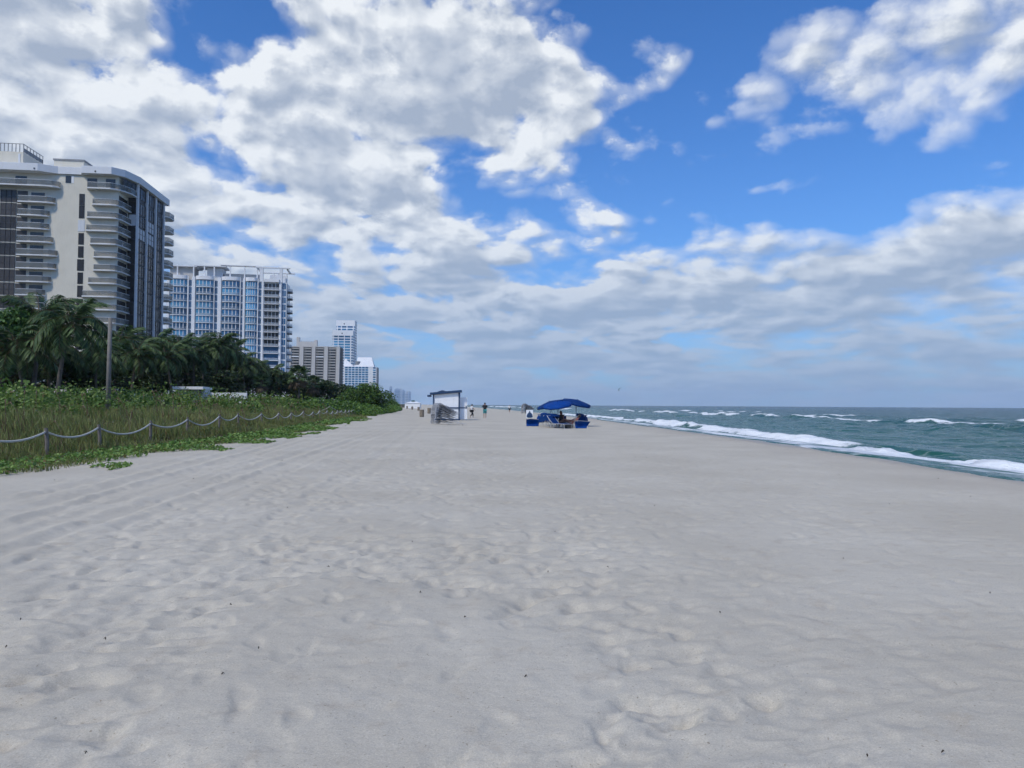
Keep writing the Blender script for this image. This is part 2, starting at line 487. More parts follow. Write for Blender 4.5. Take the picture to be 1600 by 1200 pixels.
# soft old footprints, stamped one by one, plus the tracks of the beach tractor along the dune
nr, na = X.shape
REL = np.zeros_like(Z)
def stamp(x, y, ang, L, B, depth, rim=0.35, crisp=5.0):
    r = math.hypot(x, y); a = math.atan2(x, y)
    ext = 1.9 * max(L, B)
    i0, i1 = np.searchsorted(r_s, [r - ext, r + ext]); da = ext / r
    j0, j1 = np.searchsorted(a_s, [a - da, a + da])
    if i1 - i0 < 2 or j1 - j0 < 2: return
    xx = X[i0:i1, j0:j1] - x; yy = Y[i0:i1, j0:j1] - y
    c, s_ = math.cos(ang), math.sin(ang)
    p = (xx * s_ + yy * c) / L; q = (xx * c - yy * s_) / B
    th_ = np.arctan2(q, p); f1_, f2_ = rg.uniform(0, 6.28), rg.uniform(0, 6.28)
    d2 = (p * p + q * q) * (1 + 0.28 * np.sin(th_ + f1_) + 0.22 * np.sin(2 * th_ + f2_) + 0.15 * np.sin(3 * th_ + f1_ + f2_))
    REL[i0:i1, j0:j1] += depth * (-(1 + 0.3 * np.clip(p, -1, 1)) / (1 + np.exp(np.clip((np.sqrt(d2) - 1.0) * crisp, -30, 30))) + rim * np.exp(-(np.sqrt(d2) - 1.35) ** 2 * 14.0))
rg = random.Random(5)
for k in range(190):                                       # people who walked along the beach
    w0 = rg.choice([rg.gauss(-1.5, 2.6), rg.gauss(1.0, 3.5), rg.uniform(-5, 9)])
    y = rg.uniform(1.0, 26.0); x = w0 + SH * y
    hd = rg.gauss(-0.05, 0.25) if rg.random() < 0.4 else rg.gauss(0.85, 0.3)
    soft = rg.uniform(0.5, 1.0); side = 1
    for s_ in range(rg.randint(8, 46)):
        hd += rg.gauss(0, 0.05); st = rg.uniform(0.55, 0.75)
        x += math.sin(hd) * st; y += math.cos(hd) * st; side = -side
        if y < 1.6 or y > 44 or x - SH * y > coast(y) - 1.5 or x - SH * y < duneline(y) + 0.6: continue
        fade = 1.0 if x - SH * y < 2.5 else 0.55
        stamp(x + side * 0.11 * math.cos(hd), y - side * 0.11 * math.sin(hd), hd + rg.gauss(0, 0.25), rg.uniform(0.11, 0.16), rg.uniform(0.05, 0.07), 0.021 * soft * fade, rg.uniform(0.0, 0.22), rg.uniform(3.5, 7.0))
for k in range(8000):                                     # blown-over hollows
    y = rg.uniform(2.4, 9.0) if rg.random() < 0.45 else rg.uniform(5, 40)
    w0 = rg.gauss(-1.2, 3.6); x = w0 + SH * y
    if x - SH * y > coast(y) - 2 or x - SH * y < duneline(y) + 0.5: continue
    if math.sin(x * 1.3 + 0.7 * math.sin(y * 0.9)) + math.sin(y * 1.1 + x * 0.6) < -0.55: continue
    sc_ = (0.55 if w0 > 2 else 1.0) * rg.uniform(0.4, 1.0)
    stamp(x, y, rg.gauss(0.9, 0.4), rg.uniform(0.08, 0.20), rg.uniform(0.04, 0.075), 0.018 * sc_, rg.uniform(0.0, 0.18), rg.uniform(3.0, 7.0))
for k in range(500):
    y = rg.uniform(2.5, 30); w0 = rg.uniform(2, 13); x = w0 + SH * y
    if x - SH * y > coast(y) - 1: continue
    stamp(x, y, rg.gauss(1.2, 0.4), rg.uniform(0.12, 0.35), rg.uniform(0.06, 0.12), 0.013 * rg.uniform(0.4, 1), 0.3)
rough_w = sstep(Wc, 7.0, -2.0)
REL += (0.008 * fbm(X * 2.3, Y * 2.0, 3, 3) * (0.35 + 0.65 * rough_w) + 0.008 * fbm(X * 8.0, Y * 7.0, 2, 4) * (0.4 + 0.6 * rough_w))
for wt, dp in ((-6.9, 0.034), (-6.2, 0.040), (-5.6, 0.045), (-5.15, 0.034), (-4.4, 0.036), (-3.9, 0.042), (-3.45, 0.030), (-2.0, 0.022), (0.4, 0.014)):
    wob = 0.12 * np.sin(Y * 0.13 + wt) + 0.25 * fbm(Y * 0.05, Y * 0 + wt, 2, 8)
    dd = (Wc - wt - wob - 0.035 * (Y - 14) * (wt > -4.5))
    REL += dp * (-np.exp(-(dd / 0.16) ** 2) + 0.55 * np.exp(-((np.abs(dd) - 0.30) / 0.10) ** 2)) * (0.6 + 0.8 * vnoise(X * 3, Y * 3, 21)) * sstep(Y, 3, 7)
keep = sstep(coast(Y) - Wc, 0.0, 2.0) * sstep(Wc - duneline(Y), -1.0, 0.5) * sstep(Y, -60, 0) * sstep(np.hypot(X, Y), 90, 50)
Z = Z + REL * keep
dsh = Wc - coast(Y)
wet = sstep(dsh + 0.35 * fbm(X * 0.5, Y * 0.3, 3, 31), 0.15, 1.0)
shelly = sstep(dsh + 2.2 * fbm(X * 0.25, Y * 0.12, 3, 33), -2.2, 0.5)
me = np_mesh('beach_sand', np.stack([X, Y, Z], -1).reshape(-1, 3), F[:, ::-1], m_sand, {'wet': wet, 'shelly': shelly, 'litter': sstep(duneline(Y) - Wc + 1.4 * fbm(X * 0.5, Y * 0.3, 3, 35), 0.3, 2.6)})
beach = link(bpy.data.objects.new('beach_sand', me)); tag(beach, kind='structure')

# ------------------------------------------------------------------ sea
m_sea, t, b = mat_nt('sea_water')
pos = t.node('ShaderNodeNewGeometry').outputs['Position']
sx, sy, sz = t.xyz(pos)
wc_ = t.sub(sx, t.mul(sy, SH))
deep = t.node('ShaderNodeAttribute', attribute_name='deep').outputs['Fac']
foam = t.node('ShaderNodeAttribute', attribute_name='foam').outputs['Fac']
patch = t.noise(t.comb(t.mul(wc_, 0.05), t.mul(sy, 0.012), 0.0), 1.0, 4, 0.6)
col = t.mix(deep, (0.024, 0.108, 0.092), (0.004, 0.042, 0.056))
col = t.mix(t.mul(t.smooth(patch, 0.42, 0.68), 0.5), col, (0.018, 0.080, 0.076))
fn = t.noise(t.comb(t.mul(wc_, 1.6), t.mul(sy, 0.9), t.mul(sz, 2.0)), 1.0, 6, 0.68)
lace = t.noise(t.comb(t.mul(wc_, 0.55), t.mul(sy, 0.28), 0.0), 1.0, 6, 0.62, 0.8)
ff = t.smooth(t.add(foam, t.mul(t.sub(fn, 0.5), 1.35)), 0.34, 0.72)
streak = t.mul(t.smooth(t.m('ABSOLUTE', t.sub(lace, 0.5)), 0.028, 0.0), t.mul(t.sub(1.0, deep), 0.2))
cap = t.noise(t.comb(t.mul(wc_, 0.30), t.mul(sy, 0.10), 0.0), 1.0, 5, 0.72)
caps = t.mul(t.smooth(cap, 0.73, 0.77), t.smooth(deep, 0.25, 0.6))
white = t.m('MAXIMUM', ff, t.m('MAXIMUM', streak, t.mul(caps, 0.8)), clamp=True)
col = t.mix(white, col, (0.80, 0.83, 0.84))
t.put(b.inputs['Base Color'], col)
t.put(b.inputs['Roughness'], t.lin(white, 0, 1, 0.22, 0.85))
b.inputs['IOR'].default_value = 1.33
b.inputs['Specular IOR Level'].default_value = 0.08
n1 = t.noise(t.comb(t.mul(wc_, 0.9), t.mul(sy, 0.38), 0.0), 1.0, 6, 0.62)
n2 = t.noise(t.comb(t.mul(wc_, 0.16), t.mul(sy, 0.05), 0.0), 1.0, 4, 0.6)
b1 = t.node('ShaderNodeBump'); b1.inputs['Strength'].default_value = 0.75; b1.inputs['Distance'].default_value = 0.45
t.put(b1.inputs['Height'], n1)
b2 = t.node('ShaderNodeBump'); b2.inputs['Strength'].default_value = 0.8; b2.inputs['Distance'].default_value = 2.6
t.put(b2.inputs['Height'], n2); t.l.new(b1.outputs[0], b2.inputs['Normal'])
b3 = t.node('ShaderNodeBump'); b3.inputs['Distance'].default_value = 0.12
t.put(b3.inputs['Strength'], t.mul(white, 0.8)); t.put(b3.inputs['Height'], fn); t.l.new(b2.outputs[0], b3.inputs['Normal'])
t.l.new(b3.outputs[0], b.inputs['Normal'])

r_w = np.concatenate([np.geomspace(9, 160, 470), np.geomspace(161, 7000, 110)])
a_w = np.concatenate([np.linspace(-14, 44, 470), np.linspace(44, 120, 70)[1:]]) * math.pi / 180
X, Y, F = polar(r_w, a_w)
Wc = X - SH * Y
d = Wc - coast(Y)
rr = np.hypot(X, Y)
Z = np.full_like(X, SEA)
off = sstep(d, 6.0, 30.0)
rw = random.Random(3)
for k in range(26):                                        # wind sea running in on the beach
    L = 1.6 * (24 / 1.6) ** (k / 25.0); th = rw.gauss(0, 0.45); kx = 2 * math.pi / L
    amp = 0.0105 * L ** 0.95 * (0.35 + 0.65 * rw.random()) / (1 + (L / 16.0) ** 3)
    ph = kx * (Wc * math.cos(th) + Y * math.sin(th)) + rw.uniform(0, 6.28) + 1.2 * vnoise(X / (3 * L), Y / (3 * L), 60 + k)
    res = sstep(rr * 0.0062 * 2.5, L * 1.2, L * 0.5)
    Z += amp * res * (np.sin(ph) + 0.25 * np.sin(2 * ph + 0.5)) * (0.25 + 0.75 * off)
foam = np.zeros_like(X)
# breakers: across-coast place, start and end along the coast, height, width of the white, raggedness
BREAK = [  # w offset from the brow, y0, y1, crest height, foam width, front
    (3.8, -60, 33, 0.50, 1.9, 0.65), (3.4, 30, 80, 0.12, 0.8, 0.5), (4.4, 78, 700, 0.30, 1.3, 0.6),
    (6.8, 33.5, 80, 0.55, 1.15, 0.7), (9.0, 84, 170, 0.35, 1.1, 0.8),
    (44, 74, 150, 0.45, 0.8, 1.0), (46, 30, 72, 0.42, 0.8, 1.0), (39, 66, 80, 0.40, 1.0, 0.9), (40, 44, 60, 0.35, 0.9, 0.9),
    (47, 152, 290, 0.70, 2.0, 1.4), (56, 128, 160, 0.45, 1.4, 1.2), (40, 300, 420, 0.7, 3.0, 1.6), (42, 470, 900, 0.8, 5.0, 2.0), (50, -40, 24, 0.6, 1.4, 1.0),
    (68, 92, 104, 0.35, 1.2, 1.2), (80, 215, 300, 0.5, 2.4, 1.6), (74, 60, 74, 0.35, 1.2, 1.2), (110, 150, 175, 0.4, 1.6, 1.4),
]
for i, (w0, y0, y1, hgt, fw, fr) in enumerate(BREAK):
    wob = min(w0 * 0.10, 2.0) * fbm(Y * 0.03, Y * 0 + i, 3, 70 + i) + 0.9 * fbm(Y * 0.16, Y * 0 + i, 3, 90 + i)
    e = d - w0 - wob
    edge = 0.10 * (y1 - y0)
    along = sstep(Y, y0 - 0.5, y0 + min(edge, 6)) * sstep(Y, y1 + 0.5, y1 - min(edge, 6))
    crest = np.where(e < 0, np.exp(-(e / (fr * 0.9)) ** 2), np.exp(-(e / (fr * 2.6 + 0.8)) ** 2))
    Z += hgt * crest * along * (0.8 + 0.5 * fbm(X * 0.3, Y * 0.3, 2, 40 + i))
    back = np.where(e > 0, e / (0.45 * fw), -e / (1.1 * fw))     # white lies mostly on the shore side
    ragg = 0.9 * fbm(X * 0.6, Y * 0.45, 4, 120 + i)
    fo = sstep(1.45 - back + ragg, 0.0, 1.3) * along * (sstep(0.60 + fbm(Y * 0.07, Y * 0 + 3 * i, 3, 140 + i) * 1.5, 0.05, 0.35) if w0 > 20 else 1.0)
    foam = np.maximum(foam, fo)
    Z += fo * 0.09 * (fbm(X * 2.2, Y * 2.2, 3, 160 + i) + 0.35) * (rr < 120)
    # a shoulder of unbroken green water carries on from the white part
    sh = sstep(Y, y0 - 14, y0) * sstep(Y, y0 + 4, y0 - 2) if y0 > 0 else 0
    Z += hgt * 0.8 * crest * sh
# the last wash running up the sand
sw = 1.6 + 0.9 * fbm(Y * 0.09, Y * 0, 3, 200) + 0.4 * fbm(Y * 0.5, Y * 0 + 2, 2, 201)
wash = sstep(d, sw - 0.25, sw + 0.1) * sstep(d, 5.0, 3.0)
Z = np.maximum(Z, np.where((d > sw - 0.4) & (d < 5.0), land(X, Y) + 0.035 * sstep(d, sw - 0.4, sw), -9))
foam = np.maximum(foam, wash * (0.52 + 0.5 * fbm(X * 0.8, Y * 0.5, 3, 203)))
Z = np.where(d < sw - 0.4, np.minimum(Z, SEA - 0.25), Z)
deep = sstep(d, 8, 120) * 0.65 + 0.35 * sstep(d, 60, 500)
Wme = np_mesh('sea', np.stack([X, Y, Z], -1).reshape(-1, 3), F[:, ::-1], m_sea, {'foam': foam, 'deep': deep})
sea = link(bpy.data.objects.new('sea', Wme)); tag(sea, kind='structure')

# ------------------------------------------------------------------ buildings
plain('cream_stucco', (0.69, 0.65, 0.545), 0.85, var=0.05, scale=0.3, bump=0.1, bscale=6, dirt=(0.30, 0.28, 0.24, 0.22))
plain('white_stucco', (0.72, 0.74, 0.76), 0.8, var=0.05, scale=0.2, dirt=(0.40, 0.40, 0.40, 0.22))
plain('bright_white', (0.80, 0.81, 0.82), 0.75, var=0.05, scale=0.2, dirt=(0.46, 0.46, 0.46, 0.25))
plain('slab_white', (0.72, 0.73, 0.73), 0.8, var=0.07, scale=0.5, dirt=(0.32, 0.31, 0.29, 0.35))
plain('concrete', (0.42, 0.40, 0.37), 0.9, var=0.08, scale=0.2, dirt=(0.22, 0.20, 0.18, 0.3))
plain('concrete_light', (0.56, 0.54, 0.51), 0.9, var=0.06, scale=0.2, dirt=(0.28, 0.26, 0.24, 0.28))
plain('concrete_brown', (0.25, 0.225, 0.20), 0.9, var=0.1, scale=0.3)
plain('dark_frame', (0.035, 0.035, 0.04), 0.5, var=0.2)
plain('cap_grey', (0.24, 0.25, 0.26), 0.7, var=0.1)
plain('skyline_haze_pale', (0.44, 0.49, 0.56), 0.8, var=0.08, scale=0.02)  # this and the next carry distance haze in their base colour
plain('skyline_haze_blue', (0.27, 0.34, 0.44), 0.6, var=0.1, scale=0.02)
glass('glass_dark', (0.034, 0.031, 0.030), 0.2, 0.5, 0.3)
glass('glass_bronze', (0.060, 0.054, 0.050), 0.22, 0.6, 0.3)
glass('glass_blue', (0.022, 0.10, 0.21), 0.10, 0.65)
glass('glass_teal', (0.08, 0.27, 0.45), 0.10, 0.55)
glass('glass_black', (0.02, 0.022, 0.026), 0.15, 0.5)
plain('blind_white', (0.62, 0.64, 0.66), 0.6, var=0.04)
def smoky(name, rgb, alpha):
    m, t, b = mat_nt(name)
    b.inputs['Base Color'].default_value = (*rgb, 1); b.inputs['Roughness'].default_value = 0.2
    oi = t.node('ShaderNodeObjectInfo').outputs['Random']
    t.put(b.inputs['Alpha'], t.lin(oi, 0, 1, alpha - 0.12, alpha + 0.12))
    return m
smoky('rail_smoky', (0.20, 0.205, 0.19), 0.58)
smoky('rail_clear', (0.50, 0.55, 0.60), 0.30)

class Site:
    """a building's own axes: x along the front to the right, y away from the viewer, z up"""
    def __init__(s, name, px, Y, rz, label, cat='building'):
        p = at(px, 631, Y)
        s.o = Vector((p.x, Y, 0.0)); s.rz = rz
        s.root = empty(name, (p.x, Y, 0.0), rz)
        tag(s.root, label, cat)
        s.c, s.s = math.cos(rz), math.sin(rz)
    def x(s, px, yl=0.0):            # local x of the point of the plane y=yl that the photograph shows at column px
        k = ray(px, 600).x
        ox, oy = s.o.x - s.s * yl, s.o.y + s.c * yl
        return (k * oy - ox) / (s.c - k * s.s)
    def z(s, py, xl=0.0, yl=0.0, px=None):
        Yw = s.o.y + s.s * xl + s.c * yl
        Xw = s.o.x + s.c * xl - s.s * yl
        pxx = 800 + FPX * Xw / Yw
        return at(pxx, py, Yw).z

# ---- A: cream apartment tower at the left edge
A = Site('apartment_tower', 178, 150, 0.115, 'cream apartment tower with stacked curved balconies and dark glass sea side, at left edge', 'building')
r_ = A.root
H0 = A.z(296.6)                                  # floor of the top storey
FL = 2.76
floors = [H0] + [H0 - 3.35 - FL * k for k in range(16)]
ZT = A.z(276)
MB().prism([(-46, 0), (0, 0), (0, 22), (-46, 22)], 0.3, ZT).build('wall', MATS['cream_stucco'], r_)
MB().prism([(0.003, 5.0), (1.7, 5.0), (1.7, 20.4), (0.003, 20.4)], 0.3, ZT - 0.003).build('side_wing', MATS['dark_frame'], r_)
xa = [A.x(p) for p in range(0, 230)]
roof_pts = [(-46.5, -1.9), (A.x(58), -1.9), (A.x(84), -0.35), (A.x(121), -0.35), (A.x(125), -1.6), (A.x(172), -1.6), (1.2, 0.2), (2.5, 5.0), (2.5, 22.5), (-46.5, 22.5)]
roof = MB().prism(roof_pts, ZT + 0.003, ZT + 1.55).build('roof', MATS['white_stucco'], r_, bevel=0.04)
for px_ in (53, 147, 180):
    MB().box(-0.14, 0.14, -0.05, 0.05, -0.14, 0.14).build('scupper', MATS['dark_frame'], roof).location = (A.x(px_), -1.93 if px_ < 100 else (-1.62 if px_ < 170 else -0.5), ZT + 0.45)
ph = MB().box(A.x(64), A.x(112), 3.0, 17.0, ZT + 1.5, A.z(251, -12, 3)).build('stair_house', MATS['cream_stucco'], r_)
MB().box(A.x(64) - 0.15, A.x(112) + 0.15, 2.85, 17.15, A.z(251, -12, 3) + 0.002, A.z(248.5, -12, 3)).build('coping', MATS['cap_grey'], ph)
x0, x1 = A.x(-60), A.x(20.5)
ph = MB().box(x0, x1, 1.5, 9.5, ZT + 1.5, A.z(237, -21, 1.5)).build('plant_house', MATS['cream_stucco'], r_)
MB().box(x1 - 0.9, x1 - 0.55, 1.42, 1.497, ZT + 1.7, A.z(240, -21, 1.5)).build('downpipe', MATS['white_stucco'], ph)
z0, z1 = A.z(237, -21, 1.5), A.z(224, -21, 1.5)
rl = MB()
for k in range(14): rl.box(x0 + (x1 - x0) * k / 13 - 0.06, x0 + (x1 - x0) * k / 13 + 0.06, 1.55, 1.67, z0, z1 - 0.1)
for k in range(7): rl.box(x1 - 0.12, x1, 1.7 + 1.25 * k, 1.82 + 1.25 * k, z0, z1 - 0.1)
rl.box(x0, x1, 1.5, 1.62, z1 - 0.1, z1); rl.box(x1 - 0.12, x1 + 0.003, 1.62, 9.4, z1 - 0.1, z1)
rl.box(x1 - 0.1, x1 - 0.05, 1.9, 9.2, z0 + 0.1, z0 + 0.95)
rl.build('roof_railing', MATS['cap_grey'], ph)

def balcony(root, outline, z, slab, rail, th=0.26, rh=1.05, inset=0.12, name='balcony', skip_last=True):
    """outline runs counter-clockwise from wall to wall; the railing follows its open edge"""
    o = MB().prism(outline, z - th, z).build(name, MATS[slab], root)
    m = MB(); n = len(outline); cx = sum(p[0] for p in outline) / n; cy = sum(p[1] for p in outline) / n
    ins = [(p[0] + (cx - p[0]) * inset / max(0.4, math.hypot(cx - p[0], cy - p[1])), p[1] + (cy - p[1]) * inset / max(0.4, math.hypot(cx - p[0], cy - p[1]))) for p in outline]
    hr = MB()
    for a, b_ in zip(ins[:-1], ins[1:]):
        d_ = Vector((b_[0] - a[0], b_[1] - a[1])); L = d_.length
        if L < 0.02: continue
        nrm = Vector((d_.y, -d_.x)) / L * 0.02
        pts = [(a[0] + nrm.x, a[1] + nrm.y), (b_[0] + nrm.x, b_[1] + nrm.y), (b_[0] - nrm.x, b_[1] - nrm.y), (a[0] - nrm.x, a[1] - nrm.y)]
        m.prism(pts, z + 0.06, z + rh)
        pts2 = [(q[0] + (q[0] - (a[0] + b_[0]) / 2) * 0, q[1]) for q in pts]
        hr.prism(pts2, z + rh + 0.002, z + rh + 0.07)
    m.build('railing', MATS[rail], o)
    hr.build('handrail', MATS['slab_white'], o)
    return o
# left stack of balconies and what stands behind them
ends_l = [83, 76, 67, 67, 74, 81, 80, 72, 63, 66, 74, 80, 76, 68, 66, 74, 80]
starts_r = [126, 134, 126, 125, 132, 138, 138, 130, 121, 121, 134, 138, 128, 122, 130, 136, 130]
pane3 = MB()
for k in range(3):
    pane3.box(-1.5 + k * 1.0 + 0.04, -0.5 + k * 1.0 - 0.04, -0.05, 0.0, 0.06, 2.45)
pane3 = pane3.mesh('window', MATS['glass_bronze'])
frame3 = MB()
for k in range(4): frame3.box(-1.54 + k * 1.0, -1.46 + k * 1.0, -0.12, 0.0, 0.0, 2.6)
frame3.box(-1.46, 1.46, -0.10, -0.002, 1.18, 1.26); frame3.box(-1.46, 1.46, -0.10, -0.002, 2.5, 2.6)
frame3 = frame3.mesh('frame', MATS['dark_frame'])
door_m = MB().box(-0.5, 0.5, -0.06, 0.0, 0.0, 1.0).mesh('door', MATS['glass_black'])
win_m = MB().box(-0.5, 0.5, -0.06, 0.0, 0.0, 1.0).mesh('window', MATS['glass_dark'])
wbr_m = MB().box(-0.5, 0.5, -0.06, 0.0, 0.0, 1.0).mesh('window', MATS['glass_bronze'])
wbl_m = MB().box(-0.5, 0.5, -0.06, 0.0, 0.0, 1.0).mesh('window', MATS['blind_white'])
for k, z in enumerate(floors):
    if z < 3: continue
    xR = A.x(ends_l[k], -1.2)
    if k == 0:
        out = [(-45, 0), (-45, -1.7), (xR - 3.0, -1.7), (xR - 1.0, -1.35), (xR, -0.6), (xR, 0)]
    else:
        xL = A.x(20.5 - 0.12 * k, -1.2)
        out = [(xL, 0), (xL, -1.35), (xR - 2.6, -1.35), (xR - 1.2, -1.15), (xR - 0.3, -0.65), (xR, 0)]
    balcony(r_, out, z, 'slab_white', 'rail_smoky')
    hh = 2.1
    inst('door', door_m, r_, (A.x(52) if k else A.x(25), -0.002, z), (0, 0, 0), (2.6 if k else 2.2, 1, hh))
    if k:
        inst('window', wbr_m, r_, (A.x(28), -0.003, z - 0.15), (0, 0, 0), (2.0, 1, 2.5))
        for xx in (A.x(6), A.x(6) - 3.35, A.x(6) - 6.7):
            inst('window', pane3 if (k not in (10,) or xx < A.x(0)) else wbl_m, r_, (xx, -0.005, z - 0.1), (0, 0, 0), (1, 1, 1) if k != 10 or xx < A.x(0) else (3.0, 1, 2.4))
            inst('frame', frame3, r_, (xx, -0.01, z - 0.1))
    # slot windows beside the corner balconies
    if k:
        w_ = inst('window', wbl_m if k == 3 else win_m, r_, (A.x(121.5), -0.003, z - 0.2), (0, 0, 0), (A.x(126) - A.x(117.5) + (0.0 if k % 3 else 0.25), 1, 2.4 if k != 2 else 2.7))
    # corner balcony
    xs = A.x(starts_r[k], -1.0)
    if k == 0:
        out = [(xs, 0), (xs + 0.5, -1.35), (-1.1, -1.35), (0.5, -0.2), (1.75, 2.4), (1.9, 4.99), (0, 4.99)]
        inst('door', door_m, r_, (A.x(137), -0.002, z), (0, 0, 0), (1.9, 1, 2.2)); inst('door', door_m, r_, (A.x(166), -0.002, z), (0, 0, 0), (1.9, 1, 2.2))
        for j in range(3):
            inst('window', win_m, r_, (0.85 + 0.32 * j, 1.2 + 1.35 * j, z + 0.06), (0, 0, R(76)), (1.25, 1, 2.45))
    else:
        out = [(xs, 0), (xs + 0.45, -1.1), (-0.95, -1.1), (-0.1, -0.75), (0.55, 0.9), (0.75, 4.99), (0, 4.99)]
        inst('window', wbl_m if k == 2 else win_m, r_, (0.9, 4.995, z - 0.2), (0, 0, 0), (1.4, 1, 2.4))
    balcony(r_, out, z, 'slab_white', 'rail_smoky')
    if k: inst('window', win_m, r_, (0.006, 2.4, z), (0, 0, R(90)), (4.2, 1, 2.2))
    # glass bays of the sea side
    for j in range(3):
        yy = 5.0 + 5.13 * (j + 0.5)
        white = (k, j) in ((3, 0), (2, 1), (3, 1))
        inst('window', wbl_m if white else (wbr_m if (k * 3 + j) % 4 else win_m), r_, (1.72, yy, z + 0.02), (0, 0, R(90)), (4.3, 1, 2.35))
        fr = inst('frame', frame3, r_, (1.725, yy, z + 0.0), (0, 0, R(90)), (1.42, 1, 0.96))
    balcony(r_, [(0.0, 20.6), (1.9, 20.6), (2.9, 21.6), (3.0, 24.5), (2.2, 25.6), (0, 25.6)], z, 'slab_white', 'rail_smoky')
for j in range(4):
    MB().box(1.703, 2.15, 4.8 + 5.13 * j, 5.25 + 5.13 * j, 0.3, ZT).build('column', MATS['white_stucco'], r_)
MB().box(A.x(95), A.x(104), -0.06, -0.002, A.z(289), A.z(278)).build('window', MATS['glass_black'], r_)
MB().box(A.x(104) + 0.02, A.x(108), -0.05, -0.002, A.z(289), A.z(278)).build('shutter', MATS['bright_white'], r_)

# ---- B: white and blue apartment slab with a pergola roof
B = Site('apartment_block', 258, 303, R(10), 'wide white apartment block with blue bowed windows and open pergola roof', 'building')
r_ = B.root
cb = lambda c, yl=0.0: B.x(240 + c / 5.713, yl)            # column positions read off an enlargement
XL, XE = cb(105), cb(1175)
ZF = B.z(447, cb(200)); FH = 3.06
ZR = ZF + 3.0
MB().prism([(XL, 0), (XE, 0), (XE, 11), (XL, 11)], 0.3, ZR).build('wall', MATS['white_stucco'], r_)
NB = 15
def bow(n, x0, x1, y0, y1):          # bowed plan line from (x0,y0) out to y1 in the middle
    return [(x0 + (x1 - x0) * i / n, y0 + (y1 - y0) * (1 - (2 * i / n - 1) ** 4)) for i in range(n + 1)]
def bowed_band(pts, z0, z1, back=0.0):
    return MB().prism(pts + [(pts[-1][0], back), (pts[0][0], back)], z0, z1)
bw = bow(10, -0.5, 0.5, -0.25, -1.25)
g_m = bowed_band(bw, 0.02, 2.72, -0.02).mesh('window', MATS['glass_blue'])
g2_m = bowed_band(bw, 0.02, 2.72, -0.02).mesh('window', MATS['glass_teal'])
s_m = bowed_band(bow(10, -0.51, 0.51, -0.55, -1.75), 0.12, 0.34, -0.01).mesh('balcony', MATS['bright_white'])
rl = MB()
rb = bow(10, -0.5, 0.5, -0.5, -1.66)
for p, q in zip(rb[:-1], rb[1:]): rl.quad((p[0], p[1], 0.34), (q[0], q[1], 0.34), (q[0], q[1], 1.3), (p[0], p[1], 1.3))
rl_m = rl.mesh('railing', MATS['rail_clear'])
mu = MB()
for i in (0, 2, 4, 6, 8, 10):
    x, y = bw[i]; mu.box(x - 0.018, x + 0.018, y - 0.12, y - 0.005, 0.30, 2.80)
for p, q in zip(bw[:-1], bw[1:]):
    mu.prism([(p[0], p[1] - 0.07), (q[0], q[1] - 0.07), (q[0], q[1] + 0.05), (p[0], p[1] + 0.05)], 2.721, 2.80)
mu_m = mu.mesh('mullion', MATS['bright_white'])
fg_m = MB().box(-0.5, 0.5, -0.06, 0.0, 0.0, 2.7).mesh('window', MATS['glass_black'])
fs_m = MB().box(-0.5, 0.5, -1.5, -0.01, 0.06, 0.27).mesh('balcony', MATS['bright_white'])
fr = MB().box(-0.5, 0.5, -1.46, -1.42, 0.32, 1.25)
fr_m = fr.mesh('railing', MATS['rail_clear'])
fm = MB()
for i in range(5): fm.box(-0.5 + i * 0.25 - 0.014, -0.5 + i * 0.25 + 0.014, -0.14, 0.0, 0.30, 2.99)
fm_m = fm.mesh('mullion', MATS['bright_white'])
nw_m = MB().box(-0.5, 0.5, -0.07, 0.0, 0.35, 2.75).mesh('window', MATS['glass_blue'])
nb_m = MB().box(-0.03, 0.03, -0.10, 0.0, 0.35, 2.75).mesh('mullion', MATS['bright_white'])
for bay, (c0, c1) in enumerate(((130, 287), (361, 524), (594, 757), (807, 914), (974, 1108))):
    xa_, xb_ = cb(c0, -0.8), cb(c1, -0.8); xm, wd = (xa_ + xb_) / 2, xb_ - xa_
    for k in range(NB):
        z = ZF - FH * k - (0.0 if bay < 4 else 0.35)
        if z < 2.5: continue
        if bay < 4:
            teal = rg.random() < (0.42 if bay != 2 else 0.12)
            w_ = inst('window', g2_m if teal else g_m, r_, (xm, 0, z), (0, 0, 0), (wd, 1, 1))
            inst('mullion', mu_m, w_)
            s_ = inst('balcony', s_m, r_, (xm, 0, z - 0.36), (0, 0, 0), (wd, 1, 1)); inst('railing', rl_m, s_)
        else:
            w_ = inst('window', fg_m if k < 9 else g_m, r_, (xm, -0.002, z), (0, 0, 0), (wd, 1 if k < 9 else 0.05, 1)); inst('mullion', fm_m, w_)
            s_ = inst('balcony', fs_m, r_, (xm, 0, z - 0.3), (0, 0, 0), (wd, 1, 1)); inst('railing', fr_m, s_)
    if bay < 4:
        bowed_band([(xm + p[0] * wd, p[1]) for p in bow(10, -0.51, 0.51, -0.55, -1.75)], ZF + 3.003, ZF + 4.6, 0.0).build('parapet', MATS['bright_white'], r_)
    else:
        MB().box(xa_, xb_, -1.4, -0.01, ZF + 2.9, ZF + 4.2).build('parapet', MATS['bright_white'], r_)
for c0, c1 in ((302, 326), (533, 557), (767, 783), (926, 950), (1137, 1168)):
    xa_, xb_ = cb(c0), cb(c1)
    for k in range(NB):
        z = ZF - FH * k - (0.2 if c0 > 700 else 0)
        if z < 2.5: continue
        w_ = inst('window', nw_m, r_, ((xa_ + xb_) / 2, -0.003, z), (0, 0, 0), (xb_ - xa_, 1, 1)); inst('mullion', nb_m, w_)
